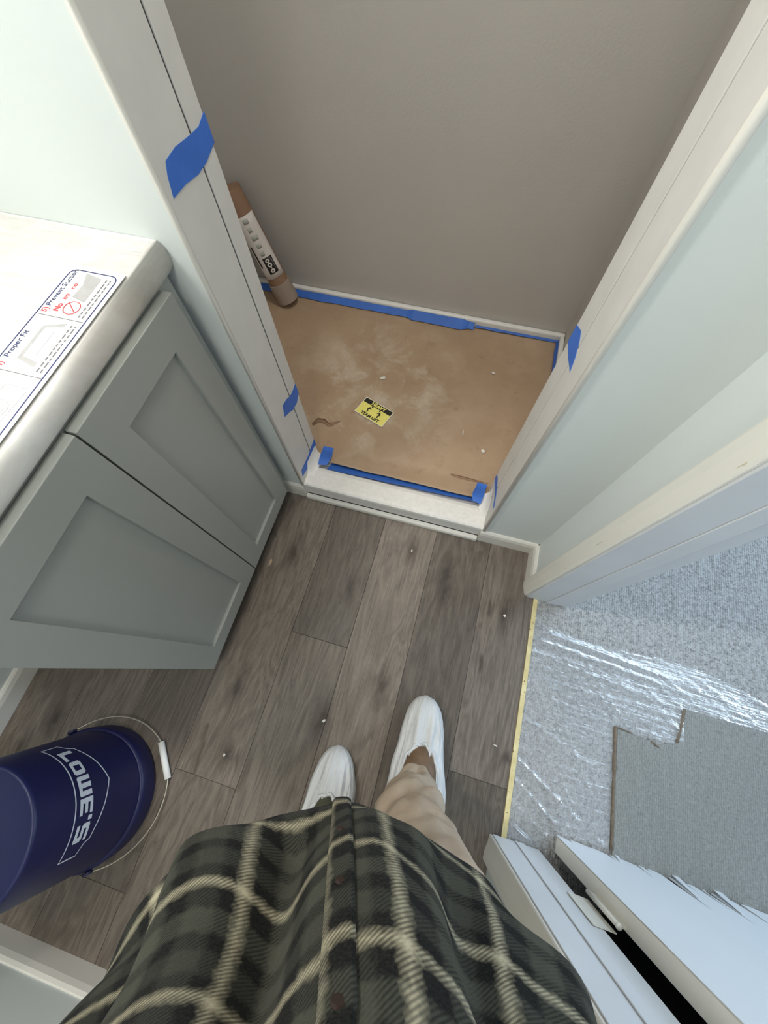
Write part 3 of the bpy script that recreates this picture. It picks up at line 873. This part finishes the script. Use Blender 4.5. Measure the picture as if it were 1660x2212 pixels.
casf = casing('trim_5', 0.380, 0.334, 'cream casing on the far side of the doorway')
casn = casing('trim_6', -0.376, -0.318, 'cream casing on the near side of the doorway beside the person')
jf = struct(bx('trim_7', (WR + 0.0005, JF, 0.004), (0.488, JF + 0.018, 2.05), M_jambblue, bevel=0.001), 'white door jamb on the far side of the doorway')
build('door_stop', MB().box((0.424, JF - 0.003, 0.006), (0.458, JF, 2.04)), M_jambblue, jf, bevel=0.0015)
jn = struct(bx('trim_8', (WR + 0.0005, JN - 0.018, 0.004), (0.482, JN, 2.05), M_jambblue, bevel=0.001), 'white door jamb on the hinge side of the doorway')
build('door_stop', MB().box((0.418, JN, 0.006), (0.444, JN + 0.003, 2.04)), M_jambblue, jn, bevel=0.0015)
struct(bx('trim_9', (0.475, JF + 0.006, 0.003), (0.4875, JF + 0.06, 2.06), M_cream))
# smudges of filler on the casing
for k, (y, z, a, b) in enumerate(((0.356, 0.915, 0.005, 0.017), (0.343, 0.850, 0.004, 0.010), (0.354, 0.50, 0.005, 0.014), (0.344, 0.33, 0.003, 0.009))):
    x = WR - 0.0085 - (y - 0.335) * 0.15
    pts = [(WR - 0.0125 + 0.0001 + max(0, (0.360 - y)) * 0.24, y + a * math.cos(q) * (1 + 0.35 * math.sin(3 * q + k)), z + b * math.sin(q) * (1 + 0.3 * math.cos(2 * q + k))) for q in [2 * math.pi * i / 14 for i in range(14)]]
    build('filler_spot', MB().prism(pts, (0.002, 0, 0)), M_stain, casf)

# door leaf, swung open into the bedroom
door = empty('door_1', (0.525, -0.29, 0.0)); struct(door, 'white door swung open into the room, ragged at its foot')
DX0, DX1, DYF, DYB = 0.519, 1.235, -0.270, -0.306
build('core', MB().box((DX0 + 0.001, DYB + 0.001, 0.014), (DX1, DYF - 0.008, 2.03)), M_mdf, door)
build('lock_rail', MB().box((DX0 + 0.001, DYF - 0.008, 0.20), (DX1, DYF - 0.003, 2.03)), M_mdf, door)
build('edge_band', MB().box((DX0, DYB, 0.012), (DX0 + 0.003, DYF - 0.001, 2.03)), M_cream, door)
# front skin, split from its foot upwards in narrow vertical cracks
pts = [(DX0, 2.03), (DX0, 0.006)]
for (x, w_, hz) in ((0.548, 0.006, 0.030), (0.600, 0.002, 0.016), (0.650, 0.005, 0.046), (0.722, 0.004, 0.078), (0.742, 0.004, 0.030), (0.790, 0.010, 0.165), (0.835, 0.004, 0.050), (0.872, 0.006, 0.110), (0.890, 0.009, 0.150), (0.96, 0.008, 0.12), (1.05, 0.006, 0.08), (1.13, 0.005, 0.06)):
    pts += [(x - w_ * 1.2, 0.010 + random.uniform(0, 0.008)), (x + w_ * 0.6, hz), (x + w_, 0.006 + random.uniform(0, 0.006)), (x + w_ + 0.018, 0.005)]
pts += [(DX1, 0.010), (DX1, 2.03)]
build('front_skin', MB().prism([(a, DYF - 0.003, b) for a, b in pts], (0, 0.003, 0)), M_door, door)
build('back_skin', MB().box((DX0, DYB - 0.001, 0.014), (DX1, DYB + 0.0005, 2.03)), M_door, door)
for x, wd, hz, out in ((0.662, 0.016, 0.045, 0.003), (0.800, 0.026, 0.110, 0.006), (0.898, 0.030, 0.105, 0.007)):
    p = [(x, DYF + 0.0003, hz), (x + wd * 0.5, DYF + 0.0003, hz * 0.9), (x + wd, DYF + out, 0.007), (x + wd * 0.35, DYF + out * 0.9, 0.006)]
    build('splinter', MB().prism(p, (0, 0.001, 0)), M_door, door)
door.rotation_euler.z = -0.03
hg = build('hinge', MB().tube([(0.5035, -0.3015, 0.228), (0.5035, -0.3015, 0.345)], 0.0048, 12), M_cream, door, smooth=True)
build('hinge_leaf', MB().box((0.462, JN - 0.0005, 0.230), (0.5035, JN + 0.0012, 0.343)), M_cream, hg)
build('hinge_leaf', MB().box((0.5035, -0.3045, 0.230), (0.5192, -0.300, 0.343)), M_cream, hg)
build('hinge_pin', MB().lathe((0.5035, -0.3015, 0.345), [(0.003, 0), (0.006, 0.001), (0.006, 0.004), (0.003, 0.006)], 12), M_cream, hg, smooth=True)

# ------------------------------------------------------------------ clear film on the carpet
def film_z(x, y):
    r = 0.006 + 0.0025 * mnoise.noise(Vector((x * 7, y * 7, 0.3)))
    a = math.atan2(y - 0.55, x - 0.2)
    r += 0.0032 * abs(mnoise.noise(Vector((a * 40, math.hypot(x - 0.2, y - 0.55) * 3, 5.1))))
    for yy, sl, am, wd in ((0.235, -0.09, 0.011, 0.008), (0.205, -0.07, 0.007, 0.008), (0.165, -0.10, 0.003, 0.006), (-0.02, -0.35, 0.004, 0.005), (-0.13, -0.55, 0.008, 0.005), (-0.18, -0.6, 0.006, 0.005), (-0.235, -0.5, 0.004, 0.005)):
        dd = y - (yy + sl * (x - 0.40) - 0.12 * max(0, x - 0.75) ** 2)
        fall = 1 / (1 + math.exp((x - (0.74 if yy > 0 else 0.54)) * 14))
        r += am * math.exp(-(dd / wd) ** 2) * fall
    return max(0.003, r)


def film_edge(x):
    return 0.275 - 0.10 * (x - 0.4) + 0.02 * math.sin(x * 9)


fm = MB(); vid = {}
NX, NY = 270, 220
def fpt(i, j):
    x = 0.399 + (1.75 - 0.399) * i / NX; y = -0.62 + (0.90) * j / NY
    return x, y
for j in range(NY):
    for i in range(NX):
        cs = [fpt(i, j), fpt(i + 1, j), fpt(i + 1, j + 1), fpt(i, j + 1)]
        cx = sum(c[0] for c in cs) / 4; cy = sum(c[1] for c in cs) / 4
        if (cx > 0.655 and cy < 0.026) or (cx > 0.84 and cy < 0.128): continue
        if cy > film_edge(cx): continue
        if cy < -0.265 and 0.5 < cx: continue
        if cy < JN + 0.006 and cx < 0.5: continue
        if cy < -0.40: continue
        ids = []
        for (a, b), (x, y) in zip(((i, j), (i + 1, j), (i + 1, j + 1), (i, j + 1)), cs):
            if (a, b) not in vid:
                vid[(a, b)] = len(fm.v); fm.v.append((x, y, film_z(x, y)))
            ids.append(vid[(a, b)])
        fm.f.append(tuple(ids))
film = tag(build('floor_film', fm, M_film, smooth=True), 'wrinkled clear plastic film over the carpet, notched corner cut away', 'plastic film')
M_mat = None
def mat_mat():
    t = NT('ribbed_grey_mat')
    v = t.obj()
    wv = t.new('ShaderNodeTexWave', wave_type='BANDS', bands_direction='X'); wv.inputs['Scale'].default_value = 55; wv.inputs['Distortion'].default_value = 3.5; wv.inputs['Detail'].default_value = 3
    t.link(v, wv.inputs['Vector'])
    n1 = t.noise(t.obj((260, 90, 1)), 1.0, 3, 0.7)
    base = t.ramp(t.math('ADD', t.math('ADD', t.math('MULTIPLY', n1, 0.5), t.math('MULTIPLY', t.noise(t.obj((90, 260, 1)), 1.0, 3, 0.7), 0.42)), t.math('MULTIPLY', wv.outputs[1], 0.08)), [(0.3, srgb(118, 119, 116)), (0.7, srgb(168, 169, 165))])
    t.link(base, t.b.inputs['Base Color']); t.b.inputs['Roughness'].default_value = 0.95; t.b.inputs['Specular IOR Level'].default_value = 0.1
    t.bump(t.math('ADD', t.math('MULTIPLY', wv.outputs[1], 0.25), n1), 0.5, 0.003)
    return t.m
M_mat = mat_mat()
outl = [(0.660, 0.024), (0.755, 0.018), (0.762, 0.008), (0.775, 0.016), (0.826, 0.034), (0.846, 0.126), (1.70, 0.118), (1.70, -0.40), (0.664, -0.40)]
tag(build('floor_mat', MB().prism([(a, b, 0.003) for a, b in outl], (0, 0, 0.004)), M_mat, bevel=0.001), 'grey ribbed mat with stepped corner on the carpet by the door', 'mat')
# brown tubes painting the shaded gap along the cut edges
M_edge = plain('cut_edge_shade_brown', srgb(120, 106, 90), 0.7, 0.2, 90)
def edge(p, q, r):
    n = 14; pts = []
    for k in range(n + 1):
        t = k / n
        pts.append((p[0] + (q[0] - p[0]) * t + 0.002 * mnoise.noise(Vector((k * .7, p[0], 1))), p[1] + (q[1] - p[1]) * t + 0.002 * mnoise.noise(Vector((k * .7, p[1], 2))), 0.006))
    build('cut_edge_shade', MB().tube(pts, [r * (0.7 + 0.4 * mnoise.noise(Vector((k * .9, 3, p[1])))) for k in range(n + 1)], 6), M_edge, film, smooth=True)
edge((0.655, 0.028, 0), (0.661, -0.262, 0), 0.007)
edge((0.842, 0.128, 0), (0.822, 0.036, 0), 0.007)
edge((0.655, 0.028, 0), (0.70, 0.024, 0), 0.003)
edge((0.752, 0.018, 0), (0.775, 0.008, 0), 0.004)
# loose fold of film by the jamb
pts = [(0.40, -0.268, 0.010), (0.42, -0.283, 0.016), (0.445, -0.295, 0.013), (0.468, -0.302, 0.009)]
build('twisted_fold', MB().tube(pts, [0.003, 0.005, 0.004, 0.002], 8), M_film, film, smooth=True)

# ------------------------------------------------------------------ bucket, upside down
BC = Vector((-0.712, -0.527, 0.0))
bk = empty('bucket', BC); tag(bk, 'upturned navy blue plastic bucket with white lettering and wire handle', 'bucket')
RB = lambda z: 0.159 - (z - 0.03) * (0.159 - 0.136) / 0.34
prof = [(0.150, 0.0), (0.163, 0.0), (0.165, 0.006), (0.1655, 0.050), (0.1645, 0.058), (0.162, 0.062), (RB(0.064) + 0.001, 0.0635), (RB(0.09), 0.090), (RB(0.2), 0.2), (RB(0.36), 0.36), (RB(0.365) - 0.0008, 0.365), (RB(0.37) - 0.003, 0.3675), (0.1305, 0.368), (0.129, 0.3675), (0.127, 0.3655), (0.001, 0.365)]
build('body', MB().lathe(BC, prof, 72, False, True), M_bucket, bk, smooth=True).modifiers.new('e', 'EDGE_SPLIT').split_angle = R(50)
def on_bucket(th, z, off): 
    r = RB(z) + off
    return Vector((BC.x + r * math.cos(th), BC.y + r * math.sin(th), z))
TH0 = R(43.0); ZB = 0.272        # logo origin: text x runs to -theta, y (up) runs to -z
def wrap(x, y, off=0.0009):
    bend = 0.0
    return on_bucket(TH0 - x / 0.146, ZB - y - bend, off)
def subdiv(v, f, n=2):
    bm = bmesh.new(); vv = [bm.verts.new((p[0], p[1], 0)) for p in v]
    for t_ in f:
        try: bm.faces.new([vv[i] for i in t_])
        except ValueError: pass
    for _ in range(n):
        es = [e for e in bm.edges if e.calc_length() > 0.010]
        bmesh.ops.subdivide_edges(bm, edges=es, cuts=1)
        bmesh.ops.triangulate(bm, faces=bm.faces)
    bm.verts.index_update()
    r = [(p.co.x, p.co.y) for p in bm.verts], [tuple(q.index for q in fc.verts) for fc in bm.faces]
    bm.free(); return r
def glyphs():
    """blocky capitals, each polygon list in a 0..1 x 0..1 cell"""
    t = 0.27
    box = lambda x0, y0, x1, y1: [(x0, y0), (x1, y0), (x1, y1), (x0, y1)]
    return [(0.85, [box(0, 0, 0.32, 1), box(0.32, 0, 1, 0.26)]),
            (0.95, [box(0, 0.1, 0.3, 0.78), box(0.7, 0.1, 1, 0.78), box(0.08, 0, 0.92, 0.2), box(0.08, 0.68, 0.92, 0.88)]),
            (1.15, [box(0, 0.05, 0.24, 0.95), box(0.38, 0.05, 0.62, 0.95), box(0.76, 0.05, 1, 0.95), box(0.06, 0, 0.94, 0.24)]),
            (0.85, [box(0, 0, 0.32, 1), box(0.32, 0, 1, 0.22), box(0.32, 0.39, 0.92, 0.61), box(0.32, 0.78, 1, 1)]),
            (0.22, [box(0, 0.72, 1, 1.02)]),
            (0.90, [box(0.02, 0, 0.9, 0.22), box(0.1, 0.39, 0.9, 0.61), box(0.1, 0.78, 0.98, 1), box(0, 0.45, 0.3, 0.95), box(0.7, 0.05, 1, 0.55)])]
gl_ = glyphs(); gap = 0.12; tot = sum(g[0] for g in gl_) + gap * 5; x_ = -0.103; k_ = 0.206 / tot
vv_, ff_ = [], []
for wd, polys in gl_:
    for po_ in polys:
        b0 = len(vv_)
        vv_ += [(x_ + p[0] * wd * k_, 0.0135 + p[1] * 0.036) for p in po_]
        ff_.append((b0, b0 + 1, b0 + 2, b0 + 3))
    x_ += (wd + gap) * k_
v, f = subdiv(vv_, ff_)
build('lettering', MB().add([wrap(*p) for p in v], f), M_logo, bk, fix=False)
outline = [(-0.134, 0.0), (-0.05, 0.0), (0.05, 0.0), (0.134, 0.0), (0.134, 0.046), (0.112, 0.054), (0.106, 0.066), (0.090, 0.070), (0.045, 0.088), (0.0, 0.104), (-0.045, 0.088), (-0.090, 0.070), (-0.106, 0.066), (-0.112, 0.054), (-0.134, 0.046)]
dense = []
for (a, b) in zip(outline, outline[1:] + outline[:1]):
    n = max(1, int(math.dist(a, b) / 0.012))
    dense += [(a[0] + (b[0] - a[0]) * k / n, a[1] + (b[1] - a[1]) * k / n) for k in range(n)]
cxm, cym = 0.0, 0.04
inner = []
for i, p in enumerate(dense):
    a = Vector(dense[i - 1]); b = Vector(dense[(i + 1) % len(dense)]); t_ = (b - a).normalized(); n_ = Vector((-t_.y, t_.x))
    inner.append((p[0] + n_.x * 0.0032, p[1] + n_.y * 0.0032))
build('gable_outline', MB().rings([[wrap(*p) for p in dense], [wrap(*p) for p in inner]], True), M_logo, bk, fix=False)
# wire handle lying on the floor round the rim
hp = []
H0 = R(39)
for k in range(41):
    a = (k / 40 - 0.5) * 2
    th = H0 + a * R(92)
    rr_ = 0.168 + 0.036 * math.cos(a * math.pi / 2) ** 0.8 if abs(a) < 1 else 0.168
    hp.append((BC.x + rr_ * math.cos(th), BC.y + rr_ * math.sin(th), 0.055 - 0.045 * math.cos(a * math.pi / 2) ** 0.5 if abs(a) < 1 else 0.055))
h = build('handle', MB().tube(hp, 0.0018, 6), M_wire, bk, smooth=True)
build('grip', MB().tube([hp[17], tuple((Vector(hp[17]) + Vector(hp[23])) / 2), hp[23]], 0.0085, 12), M_grip, h, smooth=True)
for s in (-1, 1):
    th = H0 + s * R(92); c = (BC.x + 0.166 * math.cos(th), BC.y + 0.166 * math.sin(th), 0.055)
    c2 = (BC.x + 0.172 * math.cos(th), BC.y + 0.172 * math.sin(th), 0.055)
    build('ear', MB().tube([c, c2], 0.011, 12), M_bucket, bk)

# ------------------------------------------------------------------ person
person = empty('person', (0.03, -0.33, 0.0))
tag(person, 'person in dark plaid flannel shirt, tan trousers and white shoe covers, looking down', 'person')
# body core (continuous, mostly under the clothes)
sk = [(0.045, -0.325, 0.86, .11), (0.04, -0.33, 1.05, .105), (0.035, -0.345, 1.25, .115), (0.035, -0.36, 1.40, .085), (0.035, -0.35, 1.49, .052),
      (0.13, -0.30, 0.78, .075), (0.125, -0.275, 0.48, .05), (0.135, -0.262, 0.13, .036), (0.132, -0.20, 0.045, .02), (0.122, -0.10, 0.03, .012),
      (-0.045, -0.355, 0.78, .075), (-0.05, -0.39, 0.48, .05), (-0.062, -0.445, 0.13, .036), (-0.068, -0.395, 0.045, .02), (-0.082, -0.29, 0.03, .012)]
ed = [(0, 1), (1, 2), (2, 3), (3, 4), (0, 5), (5, 6), (6, 7), (7, 8), (8, 9), (0, 10), (10, 11), (11, 12), (12, 13), (13, 14)]
me = bpy.data.meshes.new('body')
po = ORG['person']
me.from_pydata([tuple(Vector(p[:3]) - po) for p in sk], ed, [])
body = bpy.data.objects.new('body', me); col.objects.link(body); body.parent = person
me.materials.append(M_skin)
m = body.modifiers.new('skin', 'SKIN'); m.use_smooth_shade = True
for i, sv in enumerate(me.skin_vertices[0].data):
    sv.radius = (sk[i][3], sk[i][3] * 0.85)
    sv.use_root = (i == 0)
body.modifiers.new('sub', 'SUBSURF').render_levels = 1

# trousers: two legs joined at the seat
def leg_rings(path, n=60, wr=1.0, seed=0):
    out = []
    for (x, y, z, rx, ry) in path:
        ring = []
        for k in range(n):
            a = 2 * math.pi * k / n
            w_ = 1 + wr * (0.22 if z < 0.36 else 0.12) * mnoise.noise(Vector((math.cos(a) * 1.6 + seed, math.sin(a) * 1.6 + z * 3, z * 15))) + wr * 0.10 * mnoise.noise(Vector((math.cos(a) * 3 + seed, math.sin(a) * 3 + z * 8, z * 26)))
            ring.append((x + rx * w_ * math.cos(a), y + ry * w_ * math.sin(a), z))
        out.append(ring)
    return out
def dense_path(path, m=10):
    out = []
    for a, b in zip(path[:-1], path[1:]):
        for k in range(m):
            t = k / m
            out.append(tuple(a[i] + (b[i] - a[i]) * t for i in range(5)))
    out.append(path[-1]); return out
tr = MB()
R_path = [(0.130, -0.245, 0.125, 0.045, 0.050), (0.125, -0.262, 0.17, 0.060, 0.062), (0.115, -0.272, 0.24, 0.074, 0.072), (0.112, -0.275, 0.32, 0.073, 0.075), (0.122, -0.275, 0.46, 0.072, 0.072), (0.130, -0.275, 0.60, 0.080, 0.078), (0.130, -0.285, 0.74, 0.090, 0.090), (0.08, -0.32, 0.86, 0.13, 0.12)]
L_path = [(-0.060, -0.430, 0.125, 0.050, 0.055), (-0.06, -0.44, 0.17, 0.064, 0.064), (-0.058, -0.43, 0.24, 0.076, 0.074), (-0.055, -0.42, 0.32, 0.074, 0.075), (-0.05, -0.395, 0.46, 0.072, 0.072), (-0.045, -0.37, 0.60, 0.080, 0.078), (-0.04, -0.355, 0.74, 0.090, 0.090), (0.00, -0.345, 0.86, 0.13, 0.12)]
for pth, sd in ((R_path, 0), (L_path, 5)):
    tr.rings(leg_rings(dense_path(pth), seed=sd), True, False, True)
build('trousers', tr, M_tan, person, smooth=True, solid=0.002, fix=True)

# boots and shoe covers
def shoe(toe, heel, matb, seed, front):
    toe = Vector((toe[0], toe[1], 0)); heel = Vector((heel[0], heel[1], 0)); ax = (heel - toe); Ln = ax.length; ax.normalize(); sx = Vector((-ax.y, ax.x, 0))
    S = [0.0, 0.02, 0.06, 0.12, 0.2, 0.3, 0.4, 0.5, 0.6, 0.7, 0.8, 0.9, 0.96, 1.0]
    W = [0.004, 0.022, 0.036, 0.046, 0.053, 0.058, 0.061, 0.065, 0.070, 0.074, 0.074, 0.064, 0.045, 0.01]
    H = [0.012, 0.034, 0.048, 0.058, 0.066, 0.074, 0.086, 0.104, 0.122, 0.130, 0.130, 0.122, 0.095, 0.03]
    n = 72; rr = []
    def interp(t, A_):
        for i in range(len(S) - 1):
            if S[i] <= t <= S[i + 1]:
                q = (t - S[i]) / (S[i + 1] - S[i]); return A_[i] + (A_[i + 1] - A_[i]) * q
        return A_[-1]
    for j in range(43):
        t = j / 42; w_ = interp(t, W); h_ = interp(t, H); c = toe + ax * (Ln * t)
        ring = []
        for k in range(n):
            a = 2 * math.pi * k / n
            ca, sa = math.cos(a), math.sin(a)
            px_ = w_ * (abs(ca) ** 0.85) * (1 if ca >= 0 else -1)
            pz = h_ * (0.30 + 0.70 * (abs(sa) ** 0.95)) if sa >= 0 else h_ * 0.30 * (1 - abs(sa) ** 0.5)
            # gathered fabric: radial pleats that fan forward from the opening
            wr = (0.008 * mnoise.noise(Vector((a * 4.0 + seed, t * 2.0, seed))) + 0.007 * mnoise.noise(Vector((a * 8 + seed, t * 2.5, 3))) + 0.003 * mnoise.noise(Vector((a * 15 + seed, t * 5, 5)))) * min(1, 0.2 + 3 * t)
            if sa > 0: pz += wr * (1.3 if t > 0.15 else 0.6)
            px_ += wr * ca
            ring.append(c + sx * px_ + Vector((0, 0, max(0.0008, pz))))
        rr.append(ring)
    cov = build('shoe_cover', MB().rings(rr, True, True, True), M_cover, person, smooth=True)
    # elastic edge round the opening and boot collar
    c = toe + ax * (Ln * 0.70); tp = []
    def oval(a, k, zf, zb):
        ca = math.cos(a)
        return c + ax * ((-front if ca > 0 else -0.060) * ca * k) + sx * (0.052 * math.sin(a) * k) + Vector((0, 0, zb + (zf - zb) * (0.5 + 0.5 * ca)))
    for k in range(61):
        a = 2 * math.pi * k / 60
        tp.append(oval(a, 1.0 + 0.03 * math.sin(a * 13), 0.083, 0.136) + Vector((0, 0, 0.002 * math.sin(a * 17))))
    build('elastic_edge', MB().tube(tp, [0.0045 + 0.0016 * math.sin(k * 2.6) for k in range(61)], 6, False), M_cover, cov, smooth=True)
    bt = [[oval(2 * math.pi * k / 30, q, zf, zb) for k in range(30)] for q, zf, zb in ((0.99, 0.075, 0.125), (0.93, 0.090, 0.135), (0.84, 0.101, 0.146), (0.70, 0.112, 0.155), (0.5, 0.122, 0.158), (0.2, 0.13, 0.158))]
    build('boot', MB().rings(bt, True, False, True), matb, person, smooth=True)
shoe((0.117, -0.040), (0.142, -0.345), M_boot, 1.0, 0.098)
shoe((-0.092, -0.233), (-0.058, -0.538), M_boot2, 7.0, 0.115)

# shirt
D = 0.56
dirs = [(-0.378, -0.80), (-0.378, -0.73), (-0.379, -0.648), (-0.370, -0.558), (-0.314, -0.466), (-0.241, -0.397), (-0.158, -0.344), (-0.078, -0.305), (-0.034, -0.283), (0.017, -0.277), (0.061, -0.290), (0.131, -0.290), (0.213, -0.306), (0.282, -0.324), (0.335, -0.367), (0.384, -0.401), (0.422, -0.424), (0.446, -0.449), (0.460, -0.483), (0.464, -0.55)]
hem = [Vector((a * D, b * D, 0)) for a, b in dirs]
cum = [0]
for a, b in zip(hem[:-1], hem[1:]): cum.append(cum[-1] + (b - a).length)
def hem_front(f):
    s = f * cum[-1]
    for i in range(len(cum) - 1):
        if s <= cum[i + 1] + 1e-9:
            t = (s - cum[i]) / (cum[i + 1] - cum[i]); 
            p0 = hem[max(i - 1, 0)]; p1 = hem[i]; p2 = hem[i + 1]; p3 = hem[min(i + 2, len(hem) - 1)]
            return 0.5 * ((2 * p1) + (p2 - p0) * t + (2 * p0 - 5 * p1 + 4 * p2 - p3) * t * t + (3 * p1 - p0 - 3 * p2 + p3) * t * t * t)
    return hem[-1].copy()
F0 = cum[8] / cum[-1]      # placket position on the hem
NF, NB = 110, 40
YAW = R(14)
def ell(cx, cy, a, b, ph):
    x = a * math.cos(ph); y = b * math.sin(ph)
    return Vector((cx + x * math.cos(YAW) - y * math.sin(YAW), cy + x * math.sin(YAW) + y * math.cos(YAW), 0))
levels = [(0.720, None), (1.00, (0.052, -0.315, 0.195, 0.142)), (1.22, (0.045, -0.325, 0.205, 0.125)), (1.36, (0.04, -0.345, 0.19, 0.105)), (1.44, (0.037, -0.355, 0.12, 0.085)), (1.48, (0.036, -0.355, 0.075, 0.072))]
def shirt_pt(q, z):
    """q in 0..NF+NB-1 (front first, left to right), z height"""
    if q <= NF:
        f = q / NF
        g = 0.5 * f / F0 if f < F0 else 0.5 + 0.5 * (f - F0) / (1 - F0)
        ph = math.pi - math.pi * g
        base = hem_front(f)
    else:
        g = (q - NF) / NB; ph = -math.pi * g
        a, b = hem[-1], hem[0]; c = (a + b) / 2; e = (a - b) / 2
        base = c + e * math.cos(math.pi * g) + Vector((e.y, -e.x, 0)).normalized() * (0.10 * math.sin(math.pi * g)); base.z = 0
    def lev(i):
        return base if levels[i][1] is None else ell(*levels[i][1], ph)
    for i in range(len(levels) - 1):
        if z <= levels[i + 1][0] + 1e-9:
            t = (z - levels[i][0]) / (levels[i + 1][0] - levels[i][0])
            p = lev(i).lerp(lev(i + 1), t); break
    # drape folds, strongest between belly and hem
    k = (q / NF)
    ctr = Vector((0.035, -0.335, 0)); n_ = (Vector((p.x, p.y, 0)) - ctr).normalized()
    fold = 0.0
    if q <= NF:
        h_ = max(0, min(1, (z - 0.72) / 0.05)) * max(0, min(1, (1.2 - z) / 0.3))
        fold = 0.018 * math.sin(k * 24 + 2.0 * (z - 0.8)) * h_ * (1 - math.exp(-((k - F0) / 0.06) ** 2)) + 0.032 * mnoise.noise(Vector((k * 8, z * 5, 2.2))) * h_
        fold += 0.010 * math.exp(-((k - (0.30 - 0.25 * (z - 0.75))) / 0.035) ** 2) * h_ + 0.010 * math.exp(-((k - (0.72 + 0.25 * (z - 0.75))) / 0.035) ** 2) * h_
        fold -= 0.010 * math.exp(-((k - F0 - 0.075) / 0.035) ** 2) * h_ + 0.008 * math.exp(-((k - F0 + 0.085) / 0.03) ** 2) * h_
    p = p + n_ * fold
    return Vector((p.x, p.y, z))
zs = [0.720 + 0.012 * i for i in range(24)] + [1.02 + 0.03 * i for i in range(15)] + [1.455, 1.48]
NQ = NF + NB
rr = [[shirt_pt(q, z) for q in range(NQ)] for z in zs]
# arc length from the placket for the weave
mid = [shirt_pt(q, 0.86) for q in range(NQ + 1 - 1)]
q0 = F0 * NF
al = [0.0]
for a, b in zip(mid[:-1], mid[1:]): al.append(al[-1] + (b - a).length)
i0 = int(q0); s0 = al[i0] + (al[i0 + 1] - al[i0]) * (q0 - i0)
sm = MB().rings(rr, True)
shirt = build('shirt', sm, M_plaid, person, smooth=True, solid=0.003, fix=False)
uvl = shirt.data.uv_layers.new(name='UVMap')
n = NQ
vz = [0.0]
for i in range(len(zs) - 1): vz.append(vz[-1] + zs[i + 1] - zs[i])
for lp in shirt.data.loops:
    i, q = divmod(lp.vertex_index, n)
    uvl.data[lp.index].uv = (al[q] - s0 + (0.03 if q < q0 else 0.0), zs[i] + 0.004 * mnoise.noise(Vector((q * 0.1, zs[i] * 5, 0))))
# placket
def plk(w0, w1, off):
    rows = []
    for z in zs[:36]:
        row = []
        for k in range(7):
            s = s0 + w0 + (w1 - w0) * k / 6
            q = 0
            while al[q + 1] < s: q += 1
            t = (s - al[q]) / (al[q + 1] - al[q])
            p = shirt_pt(q + t, z)
            c = p - Vector((0.035, -0.335, z)); c.z = 0; c.normalize()
            row.append(p + c * (off if 0 < k < 6 else off * 0.5))
        rows.append(row)
    return rows
prow = plk(-0.012, 0.011, 0.0055)
pk = build('placket', MB().rings(prow, close=False), M_plaid, shirt, smooth=True, solid=0.002, fix=False)
uvl = pk.data.uv_layers.new(name='UVMap')
for lp in pk.data.loops:
    i, k = divmod(lp.vertex_index, 7)
    uvl.data[lp.index].uv = (0.0495 + 0.023 * k / 6, zs[i] + 0.006)
for z in (0.815, 0.905, 0.995, 1.085, 1.175):
    i = min(range(len(zs)), key=lambda t: abs(zs[t] - z)); p = Vector(prow[i][3])
    c = p - Vector((0.035, -0.335, z)); c.z = 0; c.normalize()
    build('button', MB().tube([p + c * 0.0005, p + c * 0.0025], 0.0042, 14), M_button, shirt)

# ------------------------------------------------------------------ bits of debris
def chip(name, label, cat, c, s, mat, seed, grp=None):
    random.seed(seed)
    bm = bmesh.new(); bmesh.ops.create_icosphere(bm, subdivisions=1, radius=1.0)
    mb = MB()
    ang = random.uniform(0, 6.28)
    for v_ in bm.verts:
        p = v_.co * random.uniform(0.7, 1.1)
        x, y = p.x * s[0], p.y * s[1]
        mb.v.append((c[0] + x * math.cos(ang) - y * math.sin(ang), c[1] + x * math.sin(ang) + y * math.cos(ang), c[2] + max(-0.6, p.z) * s[2] + 0.6 * s[2]))
    mb.f = [tuple(v_.index for v_ in f_.verts) for f_ in bm.faces]; bm.free()
    return tag(build(name, mb, mat), label, cat, grp)
chip('wood_chip', 'small splinter of wood on the planks beside the vanity', 'debris', (-0.488, 0.214, 0), (0.017, 0.006, 0.004), M_wood, 3)
chip('plaster_chip', 'white crumb on the planks near the doorway jamb', 'debris', (0.302, 0.251, 0), (0.006, 0.005, 0.004), M_chip, 4)
chip('plaster_chip', 'white crumb on a dark knot left of the feet', 'debris', (-0.157, -0.188, 0), (0.007, 0.004, 0.003), M_chip, 5)
chip('plaster_chip', 'white crumb on the planks between bucket and left foot', 'debris', (-0.403, -0.347, 0), (0.005, 0.004, 0.003), M_chip, 6)
chip('plaster_chip', 'white crumb on the planks below the shower threshold', 'debris', (-0.035, 0.381, 0), (0.006, 0.004, 0.003), M_chip, 8)
chip('plaster_chip', 'white crumb on the plank right of the right shoe', 'debris', (0.334, -0.113, 0), (0.008, 0.0025, 0.003), M_chip, 9)
chip('plaster_chip', 'white crumb at the middle of the brown paper dust', 'debris', (-0.318, 1.024, 0.052), (0.014, 0.009, 0.006), M_chip, 10)
chip('plaster_chip', 'white crumb on brown paper near its right front corner', 'debris', (0.122, 0.795, 0.052), (0.010, 0.008, 0.007), M_chip, 11)
chip('plaster_chip', 'white crumb on brown paper towards the right shower wall', 'debris', (0.098, 1.158, 0.052), (0.008, 0.006, 0.004), M_chip, 12)
chip('plaster_chip', 'thin white sliver on the brown paper right of the sticker', 'debris', (0.038, 0.856, 0.052), (0.016, 0.003, 0.003), M_chip, 13)
